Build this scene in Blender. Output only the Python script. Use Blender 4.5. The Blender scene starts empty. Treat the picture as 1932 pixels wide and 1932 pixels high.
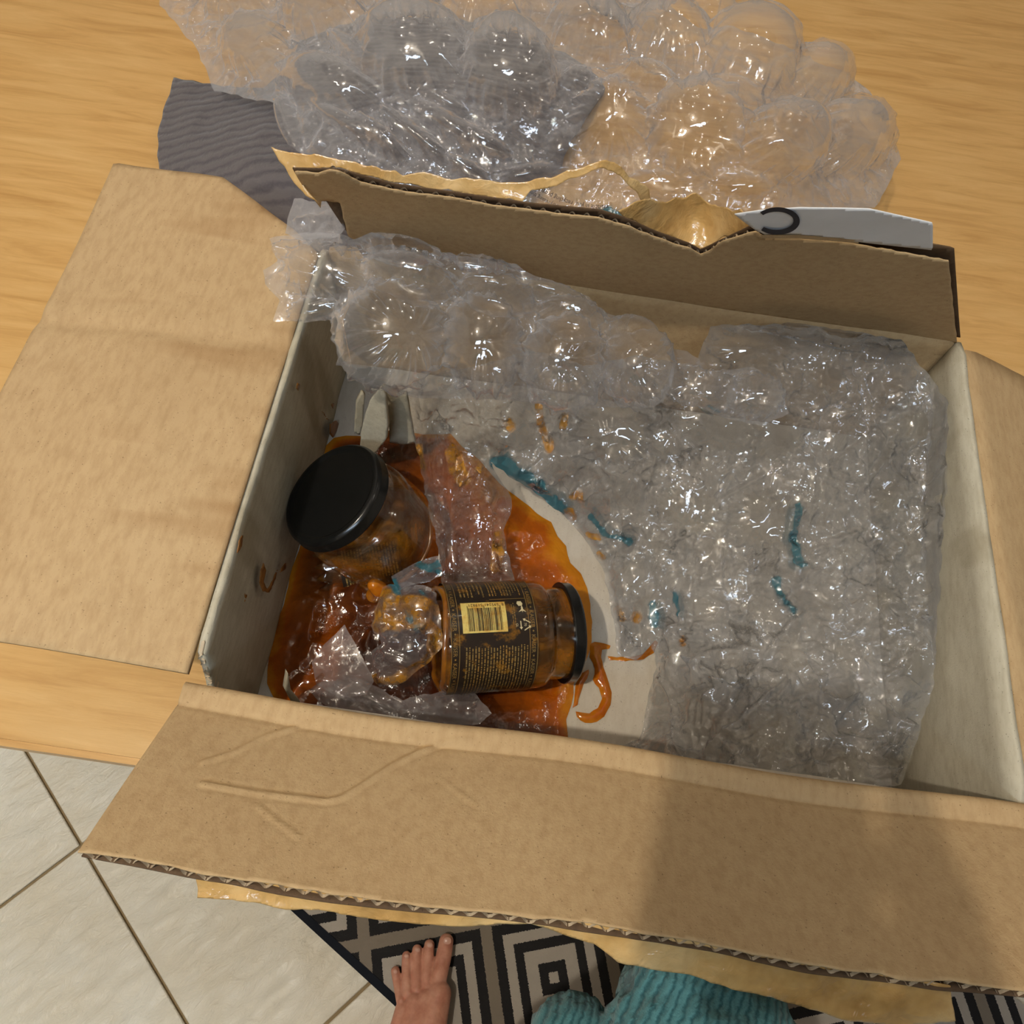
import bpy, bmesh, math, random
import numpy as np
from math import sin, cos, pi, radians, hypot
from mathutils import Matrix, Vector
random.seed(7); rng = np.random.RandomState(7)
sc = bpy.context.scene
COL = sc.collection

# ------------------------------------------------------------------ camera
FPX, PITCH, ROLL, CAMH = 1454.0, radians(65), radians(8.3), 1.22
Fv = np.array([0, cos(PITCH), -sin(PITCH)])
R0 = np.array([1., 0, 0]); U0 = np.array([0, sin(PITCH), cos(PITCH)])
Rv = cos(ROLL)*R0 + sin(ROLL)*U0; Uv = -sin(ROLL)*R0 + cos(ROLL)*U0
Cv = np.array([0, 0, CAMH])
cam = bpy.data.cameras.new('camera'); camo = bpy.data.objects.new('camera', cam); COL.objects.link(camo)
cam.sensor_width = 36; cam.lens = 36*FPX/1932; cam.clip_start = .01
M = Matrix((tuple(Rv), tuple(Uv), tuple(-Fv))).transposed().to_4x4(); M.translation = Vector(Cv)
camo.matrix_world = M
sc.camera = camo

# ------------------------------------------------------------------ world, lamps, exposure
w = bpy.data.worlds.new('room_air'); sc.world = w; w.use_nodes = True
w.node_tree.nodes['Background'].inputs[0].default_value = (1, .9, .75, 1)
w.node_tree.nodes['Background'].inputs[1].default_value = .02
sc.view_settings.view_transform = 'Standard'; sc.view_settings.look = 'None'
sc.view_settings.gamma = 1; sc.view_settings.use_curve_mapping = False
sc.view_settings.exposure = 0.0
sc.cycles.transparent_max_bounces = 14; sc.cycles.max_bounces = 3; sc.cycles.diffuse_bounces = 2; sc.cycles.glossy_bounces = 2; sc.cycles.adaptive_threshold = .06
sc.cycles.sample_clamp_indirect = 6

def lamp(name, kind, loc, power, color, size=.02, rot=(0, 0, 0), size_y=None):
    l = bpy.data.lights.new(name, kind); l.energy = power; l.color = color
    if kind == 'AREA':
        l.size = size
        if size_y: l.shape = 'RECTANGLE'; l.size_y = size_y
    else:
        l.shadow_soft_size = size
    o = bpy.data.objects.new(name, l); COL.objects.link(o); o.location = loc; o.rotation_euler = rot
    return o
WARM = (1, .92, .79); WARM2 = (1, .93, .82); COOL = (.66, .82, 1)
lamp('ceiling_spot', 'POINT', (-.51, -.28, 2.38), 47, WARM, .020)
for gx in (-1.25, -.45, .35, 1.15):
    for gy in (.55, 1.2, 1.85):
        lamp('ceiling_spot', 'POINT', (gx, gy, 2.38), 1.25, WARM2, .018)
lamp('ceiling_spot', 'POINT', (-1.35, -.5, 2.38), 2.5, WARM2, .02)
lamp('cool_tube', 'AREA', (-.15, -.95, 2.36), 15, COOL, 1.1, (radians(28), 0, radians(20)), .09)

# ------------------------------------------------------------------ numeric helpers
def ray(px, py):
    px = np.asarray(px, float); py = np.asarray(py, float)
    return ((px-966)/FPX)[..., None]*Rv - ((py-966)/FPX)[..., None]*Uv + Fv
def P(px, py, z):
    d = ray(px, py); z = np.asarray(z, float)
    return Cv + d*((z-CAMH)/d[..., 2])[..., None]
def Q(p):
    v = np.asarray(p, float)-Cv; d = v@Fv
    return np.stack([966+FPX*(v@Rv)/d, 966-FPX*(v@Uv)/d], -1)
def smooth(a, b, x):
    t = np.clip((x-a)/(b-a), 0, 1); return t*t*(3-2*t)
def hash3(i, j, k, s):
    n = (i*374761393 + j*668265263 + k*1274126177 + s*974711) & 0x7fffffff
    n = ((n ^ (n >> 13))*1103515245 + 12345) & 0x7fffffff
    n = ((n ^ (n >> 15))*69069 + 1) & 0x7fffffff
    return (n & 0xffff)/32767.5-1
def noise(p, scale=1., seed=0):
    p = np.asarray(p, float)*scale; f = np.floor(p).astype(np.int64); t = p-f; t = t*t*t*(t*(t*6-15)+10)
    r = 0
    for a in (0, 1):
        for b in (0, 1):
            for c in (0, 1):
                wgt = (t[..., 0] if a else 1-t[..., 0])*(t[..., 1] if b else 1-t[..., 1])*(t[..., 2] if c else 1-t[..., 2])
                r = r + wgt*hash3(f[..., 0]+a, f[..., 1]+b, f[..., 2]+c, seed)
    return r
def fbm(p, scale, oct=3, seed=0):
    r = 0; a = 1
    for o in range(oct):
        r = r + a*noise(p, scale*2**o, seed+o*17); a *= .5
    return r
def ridged(p, scale, oct=3, seed=0):
    r = 0; a = 1
    for o in range(oct):
        r = r + a*(1-2*np.abs(noise(p, scale*2.1**o, seed+o*31))); a *= .5
    return r
def in_poly(x, y, poly):
    r = np.zeros(x.shape, bool); n = len(poly)
    for i in range(n):
        x0, y0 = poly[i]; x1, y1 = poly[(i+1) % n]
        c = ((y0 > y) != (y1 > y))
        with np.errstate(divide='ignore', invalid='ignore'):
            xi = x0+(y-y0)*(x1-x0)/(y1-y0 if y1 != y0 else 1e-12)
        r ^= c & (x < xi)
    return r
def seg_near(x, y, pts, closed=True):
    """distance to a polyline, and the nearest point on it"""
    best = np.full(x.shape, 1e9); bx = x.copy(); by = y.copy(); n = len(pts)
    for i in range(n if closed else n-1):
        x0, y0 = pts[i]; x1, y1 = pts[(i+1) % n]
        dx, dy = x1-x0, y1-y0; L = dx*dx+dy*dy+1e-12
        t = np.clip(((x-x0)*dx+(y-y0)*dy)/L, 0, 1); qx = x0+t*dx; qy = y0+t*dy
        d = np.hypot(x-qx, y-qy); m = d < best
        best = np.where(m, d, best); bx = np.where(m, qx, bx); by = np.where(m, qy, by)
    return best, bx, by
def rough_poly(poly, step, amp, seed=0):
    """a polygon with more corners and a torn, uneven outline"""
    r = np.random.RandomState(seed); out = []
    n = len(poly)
    for i in range(n):
        a = np.array(poly[i], float); b = np.array(poly[(i+1) % n], float); L = np.linalg.norm(b-a)
        k = max(1, int(L/step)); nrm = np.array([-(b-a)[1], (b-a)[0]])/(L+1e-9)
        for j in range(k):
            q = a+(b-a)*j/k
            out.append(tuple(q+nrm*(r.uniform(-amp, amp) if j else 0)))
    return out
def poly_grid(poly, step):
    """grid of square cells filling a polygon, outline points pulled onto the outline"""
    pa = np.array(poly, float); x0, y0 = pa.min(0)-step; x1, y1 = pa.max(0)+step
    xs = np.arange(x0, x1+step, step); ys = np.arange(y0, y1+step, step)
    X, Y = np.meshgrid(xs, ys, indexing='ij')
    cin = in_poly((X[:-1, :-1]+step/2), (Y[:-1, :-1]+step/2), poly)
    ny = len(ys); I, J = np.nonzero(cin)
    q = np.stack([I*ny+J, (I+1)*ny+J, (I+1)*ny+J+1, I*ny+J+1], 1)
    used, inv = np.unique(q, return_inverse=True); q = inv.reshape(-1, 4)
    x = X.ravel()[used]; y = Y.ravel()[used]
    e = np.concatenate([q[:, [0, 1]], q[:, [1, 2]], q[:, [2, 3]], q[:, [3, 0]]])
    key = np.sort(e, 1); _, idx, cnt = np.unique(key[:, 0]*10_000_000+key[:, 1], return_index=True, return_counts=True)
    be = e[idx[cnt == 1]]; bv = np.unique(be)
    d, bx, by = seg_near(x[bv], y[bv], poly)
    m = d < step*1.6
    x[bv] = np.where(m, bx, x[bv]); y[bv] = np.where(m, by, y[bv])
    return x, y, q, be
def rbf(ctrl):
    c = np.array(ctrl, float); p = c[:, :2]/300; n = len(p)
    def k(a, b):
        r = np.hypot(a[:, None, 0]-b[None, :, 0], a[:, None, 1]-b[None, :, 1]); return r*r*np.log(r+1e-9)
    A = np.zeros((n+3, n+3)); A[:n, :n] = k(p, p)+np.eye(n)*1e-4
    A[:n, n] = 1; A[:n, n+1:] = p; A[n, :n] = 1; A[n+1:, :n] = p.T
    wv = np.linalg.solve(A, np.concatenate([c[:, 2], [0, 0, 0]]))
    def f(x, y):
        q = np.stack([x, y], 1)/300
        return k(q, p)@wv[:n]+wv[n]+q@wv[n+1:]
    return f
def vnormals(v, q):
    n = np.cross(v[q[:, 2]]-v[q[:, 0]], v[q[:, 3]]-v[q[:, 1]]); out = np.zeros_like(v)
    for i in range(4): np.add.at(out, q[:, i], n)
    return out/(np.linalg.norm(out, axis=1)[:, None]+1e-12)

# ------------------------------------------------------------------ scene helpers
def mesh(name, v, f, mat, parent=None, smooth_=True, attrs=None):
    me = bpy.data.meshes.new(name)
    me.from_pydata(np.asarray(v).tolist() if not isinstance(v, list) else v, [], np.asarray(f).tolist() if not isinstance(f, list) else f)
    me.materials.append(mat)
    if smooth_: me.polygons.foreach_set('use_smooth', [True]*len(me.polygons))
    for k, a in (attrs or {}).items():
        at = me.attributes.new(k, 'FLOAT', 'POINT'); at.data.foreach_set('value', np.asarray(a, np.float32))
    me.update()
    o = bpy.data.objects.new(name, me); COL.objects.link(o)
    if parent: o.parent = parent
    return o
def thing(name, label, cat, loc=(0, 0, 0), group=None):
    o = bpy.data.objects.new(name, None); COL.objects.link(o); o.location = loc
    o.empty_display_size = .02
    return tag(o, label, cat, group)
def tag(o, label, cat, group=None, kind=None):
    o['label'] = label; o['category'] = cat
    if group: o['group'] = group
    if kind: o['kind'] = kind
    return o
def put(o, parent):
    """parent a mesh built in world coordinates to an Empty that only has a location"""
    o.parent = parent; o.location = -Vector(parent.location); return o
class MB:
    def __init__(s): s.v = []; s.f = []
    def add(s, v, f):
        b = len(s.v); s.v += [tuple(map(float, p)) for p in v]; s.f += [tuple(int(i)+b for i in q) for q in f]
    def box(s, lo, hi):
        x0, y0, z0 = lo; x1, y1, z1 = hi
        s.add([(x0, y0, z0), (x1, y0, z0), (x1, y1, z0), (x0, y1, z0), (x0, y0, z1), (x1, y0, z1), (x1, y1, z1), (x0, y1, z1)],
              [(0, 3, 2, 1), (4, 5, 6, 7), (0, 1, 5, 4), (1, 2, 6, 5), (2, 3, 7, 6), (3, 0, 4, 7)])
    def build(s, name, mat, parent=None, smooth_=False): return mesh(name, s.v, s.f, mat, parent, smooth_)
def bevel(o, wdt, seg=2):
    bm = bmesh.new(); bm.from_mesh(o.data)
    bmesh.ops.bevel(bm, geom=bm.edges[:], offset=wdt, segments=seg, affect='EDGES'); bm.to_mesh(o.data); bm.free(); return o
def blob(name, caps, voxel, mat, parent=None, smooth_it=6, disp=None):
    """one continuous skin around a set of tapered limbs: (p0, r0, p1, r1)"""
    bm = bmesh.new()
    for p0, r0, p1, r1 in caps:
        p0 = Vector(p0); p1 = Vector(p1); n = max(2, int((p1-p0).length/(min(r0, r1)*.35))+1)
        for i in range(n):
            t = i/(n-1); r = r0+(r1-r0)*t
            bmesh.ops.create_icosphere(bm, subdivisions=3, radius=r, matrix=Matrix.Translation(p0.lerp(p1, t)))
    me = bpy.data.meshes.new(name); bm.to_mesh(me); bm.free()
    o = bpy.data.objects.new(name, me); COL.objects.link(o)
    m = o.modifiers.new('r', 'REMESH'); m.mode = 'VOXEL'; m.voxel_size = voxel
    s = o.modifiers.new('s', 'SMOOTH'); s.factor = .5; s.iterations = smooth_it
    dg = bpy.context.evaluated_depsgraph_get()
    m2 = bpy.data.meshes.new_from_object(o.evaluated_get(dg)); o.modifiers.clear(); o.data = m2
    bpy.data.meshes.remove(me); m2.name = name
    m2.materials.clear(); m2.materials.append(mat)
    if disp:
        n = len(m2.vertices); v = np.zeros(n*3, np.float32); m2.vertices.foreach_get('co', v); v = v.reshape(-1, 3)
        nn = np.zeros(n*3, np.float32); m2.vertex_normals.foreach_get('vector', nn); nn = nn.reshape(-1, 3)
        v = v+nn*disp(v)[:, None]; m2.vertices.foreach_set('co', v.astype(np.float32).ravel())
    m2.polygons.foreach_set('use_smooth', [True]*len(m2.polygons)); m2.update()
    if parent: o.parent = parent
    return o

# ------------------------------------------------------------------ materials
def lin(r, g, b):
    f = lambda c: (c/255/12.92) if c/255 <= .04045 else ((c/255+.055)/1.055)**2.4
    return (f(r), f(g), f(b), 1)
class NT:
    def __init__(s, name):
        s.m = bpy.data.materials.new(name); s.m.use_nodes = True; s.t = s.m.node_tree; s.t.nodes.clear()
        s.out = s.n('ShaderNodeOutputMaterial')
    def n(s, typ, ins=None, **kw):
        x = s.t.nodes.new(typ)
        for k, v in kw.items(): setattr(x, k, v)
        for k, v in (ins or {}).items(): s.set(x, k, v)
        return x
    def set(s, x, k, v):
        i = x.inputs[k]
        if hasattr(v, 'is_output'): s.t.links.new(v, i)
        elif isinstance(v, bpy.types.Node): s.t.links.new(v.outputs[0], i)
        else: i.default_value = v
    def coord(s, kind='Object'): return s.n('ShaderNodeTexCoord').outputs[kind]
    def mapping(s, scale=(1, 1, 1), rot=(0, 0, 0), src=None):
        return s.n('ShaderNodeMapping', {'Vector': src or s.coord(), 'Scale': scale, 'Rotation': rot}).outputs[0]
    def noise(s, scale, detail=3, rough=.5, vec=None, dist=0):
        return s.n('ShaderNodeTexNoise', {'Vector': vec or s.coord(), 'Scale': scale, 'Detail': detail, 'Roughness': rough, 'Distortion': dist}).outputs[0]
    def ramp(s, fac, stops):
        r = s.n('ShaderNodeValToRGB', {'Fac': fac}); e = r.color_ramp.elements
        while len(e) < len(stops): e.new(.5)
        for i, (p, c) in enumerate(stops):
            e[i].position = p; e[i].color = c if len(c) == 4 else (*c, 1)
        return r.outputs[0]
    def math(s, op, a, b=0., c=0.):
        return s.n('ShaderNodeMath', {0: a, 1: b, 2: c}, operation=op).outputs[0]
    def mixc(s, fac, a, b, blend='MIX'):
        return s.n('ShaderNodeMix', {0: fac, 6: a, 7: b}, data_type='RGBA', blend_type=blend).outputs[2]
    def bump(s, h, strength=.5, dist=.001, nrm=None):
        i = {'Height': h, 'Strength': strength, 'Distance': dist}
        if nrm: i['Normal'] = nrm
        return s.n('ShaderNodeBump', i).outputs[0]
    def attr(s, name): return s.n('ShaderNodeAttribute', attribute_name=name).outputs['Fac']
    def bsdf(s, **ins):
        b = s.n('ShaderNodeBsdfPrincipled')
        for k, v in ins.items(): s.set(b, k.replace('_', ' '), v)
        return b
    def done(s, sh): s.set(s.out, 'Surface', sh); return s.m
def g3(x): return (x, x, x, 1)

def m_card(name, base, dark, rough=.85, stain=None, bumpd=.0006):
    t = NT(name); v = t.mapping((1, 1, 1))
    big = t.noise(9, 4, .6, v); fib = t.noise(260, 3, .6, t.mapping((1, .35, 1)))
    speck = t.noise(900, 1, .5, v)
    c = t.mixc(t.math('MULTIPLY', t.ramp(big, [(.3, g3(0)), (.75, g3(1))]), .35), base, dark)
    c = t.mixc(t.math('MULTIPLY', t.ramp(fib, [(.4, g3(0)), (.7, g3(1))]), .45), c, dark)
    c = t.mixc(t.math('MULTIPLY', t.ramp(speck, [(.70, g3(0)), (.78, g3(1))]), .6), c, (dark[0]*.35, dark[1]*.3, dark[2]*.3, 1))
    if stain:
        st = t.ramp(t.noise(7, 3, .5, t.mapping((.6, 3.2, 1))), [(.56, g3(0)), (.66, g3(1))])
        c = t.mixc(t.math('MULTIPLY', st, .55), c, stain)
    b = t.bsdf(Base_Color=c, Roughness=rough, Normal=t.bump(t.noise(700, 3, .7, v), .35, bumpd))
    b.inputs['Specular IOR Level'].default_value = .25
    return t.done(b)
KRAFT, KRAFT_D = lin(193, 164, 122), lin(160, 128, 88)
MAT = {}
MAT['kraft'] = m_card('kraft_card', KRAFT, KRAFT_D)
MAT['kraft_stained'] = m_card('stained_kraft_card', lin(196, 166, 124), KRAFT_D, stain=lin(150, 112, 70))
MAT['kraft_gap_shade'] = m_card('shade_darkened_kraft', lin(98, 76, 54), lin(70, 54, 40))  # kraft liner darkened: shade inside the flute gap put into its colour
MAT['white_card'] = m_card('white_lined_card', lin(206, 196, 180), lin(186, 172, 152))
MAT['grey_card'] = m_card('grey_lined_card', lin(204, 196, 174), lin(168, 156, 130), stain=lin(150, 136, 108))
MAT['flute'] = m_card('fluting_paper', lin(226, 208, 178), lin(160, 130, 95))
def m_simple(name, col, rough=.5, spec=.5, metal=0, coat=0):
    t = NT(name); n = t.noise(120, 3)
    c = t.mixc(t.math('MULTIPLY', n, .25), col, (col[0]*.6, col[1]*.6, col[2]*.6, 1))
    b = t.bsdf(Base_Color=c, Roughness=rough, Metallic=metal); b.inputs['Specular IOR Level'].default_value = spec
    b.inputs['Coat Weight'].default_value = coat
    return t.done(b)
MAT['black_plastic'] = m_simple('black_lacquer', lin(14, 15, 15), .22, .5)
MAT['ink'] = m_simple('black_ink', lin(52, 48, 52), .6, .2)
MAT['paper'] = m_simple('white_paper', lin(232, 230, 228), .55, .3)
MAT['paint'] = m_simple('wall_paint', lin(196, 188, 178), .9, .1)
MAT['dark'] = m_simple('dark_navy_cloth', lin(38, 40, 52), .9, .1)
MAT['skin_nail'] = m_simple('toe_nail', lin(226, 174, 152), .3, .5)

def m_tape():
    t = NT('brown_packing_tape'); v = t.mapping((1, 1, 1))
    c = t.ramp(t.noise(28, 4, .6, v), [(.3, lin(158, 116, 62)), (.5, lin(200, 158, 96)), (.75, lin(226, 192, 136))])
    b = t.bsdf(Base_Color=c, Roughness=.2, Normal=t.bump(t.noise(90, 4, .6, v, .4), .5, .003))
    b.inputs['Coat Weight'].default_value = .6; b.inputs['Coat Roughness'].default_value = .08
    return t.done(b)
MAT['tape'] = m_tape()
def m_wood():
    t = NT('light_oak'); v = t.mapping((3, 26, 3), (0, 0, radians(-12)))
    gr = t.noise(3.2, 6, .62, v, .7); fine = t.noise(40, 3, .6, t.mapping((2, 40, 2), (0, 0, radians(-12))))
    c = t.ramp(gr, [(.25, lin(190, 142, 78)), (.5, lin(216, 170, 104)), (.75, lin(228, 186, 122))])
    c = t.mixc(t.math('MULTIPLY', fine, .25), c, lin(172, 124, 66))
    return t.done(t.bsdf(Base_Color=c, Roughness=.38, Normal=t.bump(fine, .1, .0005)))
MAT['oak'] = m_wood()
def m_tile():
    t = NT('cream_slate_tile'); v = t.mapping((1, 1, 1))
    h = t.noise(26, 6, .62, t.mapping((1, 2.2, 1), (0, 0, radians(40))), .6)
    c = t.ramp(t.noise(9, 5, .6, v), [(.3, lin(242, 230, 204)), (.7, lin(252, 245, 226))])
    return t.done(t.bsdf(Base_Color=c, Roughness=.3, Normal=t.bump(h, .55, .012)))
MAT['tile'] = m_tile()
MAT['grout'] = m_simple('grout', lin(172, 148, 110), .9, .1)
def m_rug():
    # concentric squares woven flat: chebyshev distance to the nearest lattice centre
    t = NT('woven_rug'); uv = t.coord('Object')
    s = t.n('ShaderNodeSeparateXYZ', {0: uv}); CELL = .166
    def fold(x):
        q = t.math('DIVIDE', x, CELL); q = t.math('SUBTRACT', q, t.math('ROUND', q)); return t.math('ABSOLUTE', t.math('MULTIPLY', q, CELL))
    wob = t.math('MULTIPLY', t.math('SUBTRACT', t.noise(500, 1, .5), .5), .003)
    d = t.math('ADD', t.math('MAXIMUM', fold(s.outputs[0]), fold(s.outputs[1])), wob)
    k = t.math('DIVIDE', d, CELL/2)
    bl, wh, gy = lin(34, 36, 40), lin(214, 204, 190), lin(160, 148, 132)
    r = t.n('ShaderNodeValToRGB', {'Fac': k}); r.color_ramp.interpolation = 'CONSTANT'
    e = r.color_ramp.elements
    st = [(0, wh), (.075, bl), (.225, wh), (.43, bl), (.58, wh), (.74, bl), (.90, gy)]
    while len(e) < len(st): e.new(.5)
    for i, (p, c) in enumerate(st): e[i].position = p; e[i].color = c
    weave = t.n('ShaderNodeTexWave', {'Vector': t.mapping((1, 1, 1), (0, 0, radians(45))), 'Scale': 330., 'Distortion': 1.5, 'Detail': 1.}).outputs['Fac']
    c = t.mixc(t.math('MULTIPLY', weave, .35), r.outputs[0], lin(90, 84, 78))
    b = t.bsdf(Base_Color=c, Roughness=.95, Normal=t.bump(weave, .5, .001)); b.inputs['Specular IOR Level'].default_value = .1
    return t.done(b)
MAT['rug'] = m_rug(); MAT['rug_edge'] = m_simple('rug_binding', lin(34, 37, 44), .95, .1)
def m_cloth(name, c0, c1, scale, dist, rot=0, strength=.8):
    t = NT(name); v = t.mapping((1, 1, 1), (0, 0, rot))
    rib = t.n('ShaderNodeTexWave', {'Vector': v, 'Scale': scale, 'Distortion': 2.2, 'Detail': 2., 'Detail Scale': 3.}).outputs['Fac']
    nz = t.noise(420, 3, .7, v)
    h = t.math('ADD', rib, t.math('MULTIPLY', nz, .8))
    c = t.mixc(t.ramp(h, [(.3, g3(0)), (1.1, g3(1))]), c0, c1)
    b = t.bsdf(Base_Color=c, Roughness=.95, Normal=t.bump(h, strength, dist)); b.inputs['Specular IOR Level'].default_value = .08
    b.inputs['Sheen Weight'].default_value = .25
    return t.done(b)
MAT['towel'] = m_cloth('grey_ribbed_knit', lin(84, 79, 82), lin(104, 98, 98), 30, .003, radians(80), .35)
MAT['robe'] = m_cloth('teal_terry', lin(54, 103, 113), lin(96, 152, 160), 60, .0025, radians(25), .45)
def m_skin():
    t = NT('skin'); v = t.mapping()
    c = t.ramp(t.noise(45, 4, .6, v), [(.3, lin(196, 128, 104)), (.55, lin(220, 158, 132)), (.75, lin(232, 176, 150))])
    b = t.bsdf(Base_Color=c, Roughness=.5, Normal=t.bump(t.noise(350, 3, .6, v), .25, .0008))
    b.inputs['Subsurface Weight'].default_value = .15; b.inputs['Subsurface Scale'].default_value = .004
    return t.done(b)
MAT['skin'] = m_skin()
def m_film(name, haze=.05, tint=(.82, .82, .86, 1), rough=.045, crink=.35, cscale=70, graze=.75, clear=.977):
    """thin clear polythene: clear pass-through, a fresnel gloss, a faint milky veil; printed and soiled where the attributes say"""
    t = NT(name); v = t.coord()
    ed = t.attr('crease')
    wv = t.n('ShaderNodeVectorMath', {0: t.n('ShaderNodeTexNoise', {'Vector': v, 'Scale': 60., 'Detail': 2.}).outputs['Color'], 1: (.012, .012, .012), 2: v}, operation='MULTIPLY_ADD').outputs[0]
    def facet(sc_, scale, rot):      # a crumpled film is flat facets with sharp creases between
        m = t.n('ShaderNodeMapping', {'Vector': wv, 'Scale': scale, 'Rotation': rot}).outputs[0]
        c = t.n('ShaderNodeTexVoronoi', {'Vector': m, 'Scale': float(sc_)}).outputs['Color']
        return t.n('ShaderNodeVectorMath', {0: c, 1: (.5, .5, .5)}, operation='SUBTRACT').outputs[0]
    f1 = facet(cscale, (1, .45, 1), (0, 0, .6)); f2 = facet(cscale*2.6, (.4, 1, 1), (0, 0, -.5))
    fs = t.n('ShaderNodeVectorMath', {0: f2, 1: (.6, .6, .6), 2: f1}, operation='MULTIPLY_ADD').outputs[0]
    k = t.math('MULTIPLY_ADD', ed, crink, crink*.05)
    geo = t.n('ShaderNodeNewGeometry').outputs['Normal']
    ns = t.n('ShaderNodeVectorMath', {0: fs, 'Scale': k}, operation='SCALE').outputs[0]
    nb = t.n('ShaderNodeVectorMath', {0: t.n('ShaderNodeVectorMath', {0: geo, 1: ns}, operation='ADD').outputs[0]}, operation='NORMALIZE').outputs[0]
    nb = t.n('ShaderNodeBump', {'Height': t.noise(cscale*3, 3, .6, v, 1.), 'Strength': t.math('MULTIPLY_ADD', ed, .14, .012), 'Distance': .003, 'Normal': nb}).outputs[0]
    lw = t.n('ShaderNodeLayerWeight', {'Blend': .5, 'Normal': nb}).outputs['Facing']
    fres = t.math('MULTIPLY_ADD', t.math('POWER', lw, 2.8), .7, .085)
    gl = t.n('ShaderNodeBsdfGlossy', {'Color': (1, 1, 1, 1), 'Roughness': rough, 'Normal': nb})
    tr = t.n('ShaderNodeBsdfTransparent', {'Color': (clear, clear, clear, 1)})
    df = t.n('ShaderNodeBsdfDiffuse', {'Color': tint, 'Normal': nb}); tl = t.n('ShaderNodeBsdfTranslucent', {'Color': tint})
    veil = t.n('ShaderNodeMixShader', {0: .4, 1: df, 2: tl})
    lw0 = t.n('ShaderNodeLayerWeight', {'Blend': .5}).outputs['Facing']
    hz = t.math('MULTIPLY', t.math('MULTIPLY_ADD', t.attr('thin'), -.65, 1.), t.math('ADD', t.math('MULTIPLY_ADD', t.math('POWER', lw0, 2.4), graze, haze), t.math('MULTIPLY', ed, haze*1.3)))
    a = t.n('ShaderNodeMixShader', {0: t.math('MINIMUM', hz, .8), 1: tr, 2: veil})
    # print and sauce
    teal = t.bsdf(Base_Color=lin(10, 92, 104), Roughness=.3, Normal=nb)
    a = t.n('ShaderNodeMixShader', {0: t.math('MULTIPLY', t.attr('printed'), .8), 1: a, 2: teal})
    sau = t.bsdf(Base_Color=t.ramp(t.noise(60, 3, .6, v), [(.35, lin(150, 96, 16)), (.7, lin(190, 134, 30))]), Roughness=.2, Normal=nb)
    a = t.n('ShaderNodeMixShader', {0: t.math('MULTIPLY', t.attr('sauce'), t.ramp(t.noise(140, 4, .6, v), [(.38, g3(.25)), (.6, g3(.9))])), 1: a, 2: sau})
    return t.done(t.n('ShaderNodeMixShader', {0: t.math('MINIMUM', fres, .9), 1: a, 2: gl}))
MAT['film'] = m_film('clear_cushion_film', .045)
MAT['film_crumpled'] = m_film('crumpled_cushion_film', .12, (.56, .54, .52, 1), crink=.85, cscale=62, rough=.032, graze=.5, clear=.93)
MAT['film_scrap'] = m_film('clear_film_scrap', .05, (.66, .63, .66, 1), crink=.25, cscale=45, graze=.3)
MAT['film_flat'] = m_film('stiff_clear_film', .09, (.60, .56, .58, 1), crink=.05, cscale=30, graze=.25)
def m_sauce():
    t = NT('orange_curry_sauce'); v = t.coord()
    th = t.attr('thick'); n = t.noise(38, 5, .6, v, .6)
    k = t.math('ADD', th, t.math('MULTIPLY', t.math('SUBTRACT', n, .5), .9))
    c = t.ramp(k, [(.0, lin(204, 128, 24)), (.26, lin(174, 86, 11)), (.55, lin(134, 66, 13)), (.82, lin(92, 44, 12)), (1., lin(58, 24, 9))])
    b = t.bsdf(Base_Color=c, Roughness=.12, Normal=t.bump(t.math('ADD', t.noise(75, 3, .5, v, .4), t.math('MULTIPLY', t.noise(300, 1, .5, v), .2)), .3, .004))
    b.inputs['Subsurface Weight'].default_value = .1; b.inputs['Subsurface Scale'].default_value = .003
    b.inputs['Coat Weight'].default_value = .4; b.inputs['Coat Roughness'].default_value = .05
    return t.done(b)
MAT['sauce'] = m_sauce()
def m_stain():
    t = NT('dried_sauce'); v = t.coord()
    c = t.ramp(t.noise(120, 3, .6, v), [(.3, lin(120, 72, 24)), (.7, lin(170, 116, 52))])
    return t.done(t.bsdf(Base_Color=c, Roughness=.45))
MAT['stain'] = m_stain()
def m_glass():
    t = NT('sauce_smeared_jar_glass'); v = t.coord()
    lw = t.n('ShaderNodeLayerWeight', {'Blend': .5}).outputs['Facing']
    fres = t.math('MULTIPLY_ADD', t.math('POWER', lw, 4.), .7, .06)
    tr = t.n('ShaderNodeBsdfTransparent', {'Color': (.93, .93, .90, 1)})
    gl = t.n('ShaderNodeBsdfGlossy', {'Color': (1, 1, 1, 1), 'Roughness': .05, 'Normal': t.bump(t.noise(160, 2, .5, v), .12, .001)})
    sa = t.bsdf(Base_Color=t.ramp(t.noise(35, 4, .6, v, .4), [(.3, lin(104, 62, 18)), (.5, lin(166, 102, 20)), (.72, lin(214, 146, 36))]), Roughness=.3)
    tl = t.n('ShaderNodeBsdfTranslucent', {'Color': lin(200, 110, 24)})
    sm = t.n('ShaderNodeMixShader', {0: .35, 1: sa, 2: tl})
    cov = t.ramp(t.noise(42, 5, .6, v, .8), [(.45, g3(.06)), (.54, g3(.45)), (.64, g3(.88))])
    cov = t.math('MAXIMUM', cov, t.attr('sauce'))
    a = t.n('ShaderNodeMixShader', {0: cov, 1: tr, 2: sm})
    return t.done(t.n('ShaderNodeMixShader', {0: fres, 1: a, 2: gl}))
MAT['glass'] = m_glass()
def m_label():
    t = NT('black_jar_label'); v = t.coord()
    sp = t.ramp(t.noise(95, 4, .65, v), [(.56, g3(0)), (.70, g3(1))])
    c = t.mixc(t.math('MULTIPLY', sp, .75), lin(34, 25, 18), lin(150, 100, 16))
    b = t.bsdf(Base_Color=c, Roughness=.28); b.inputs['Coat Weight'].default_value = .3
    return t.done(b)
MAT['label'] = m_label()
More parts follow.
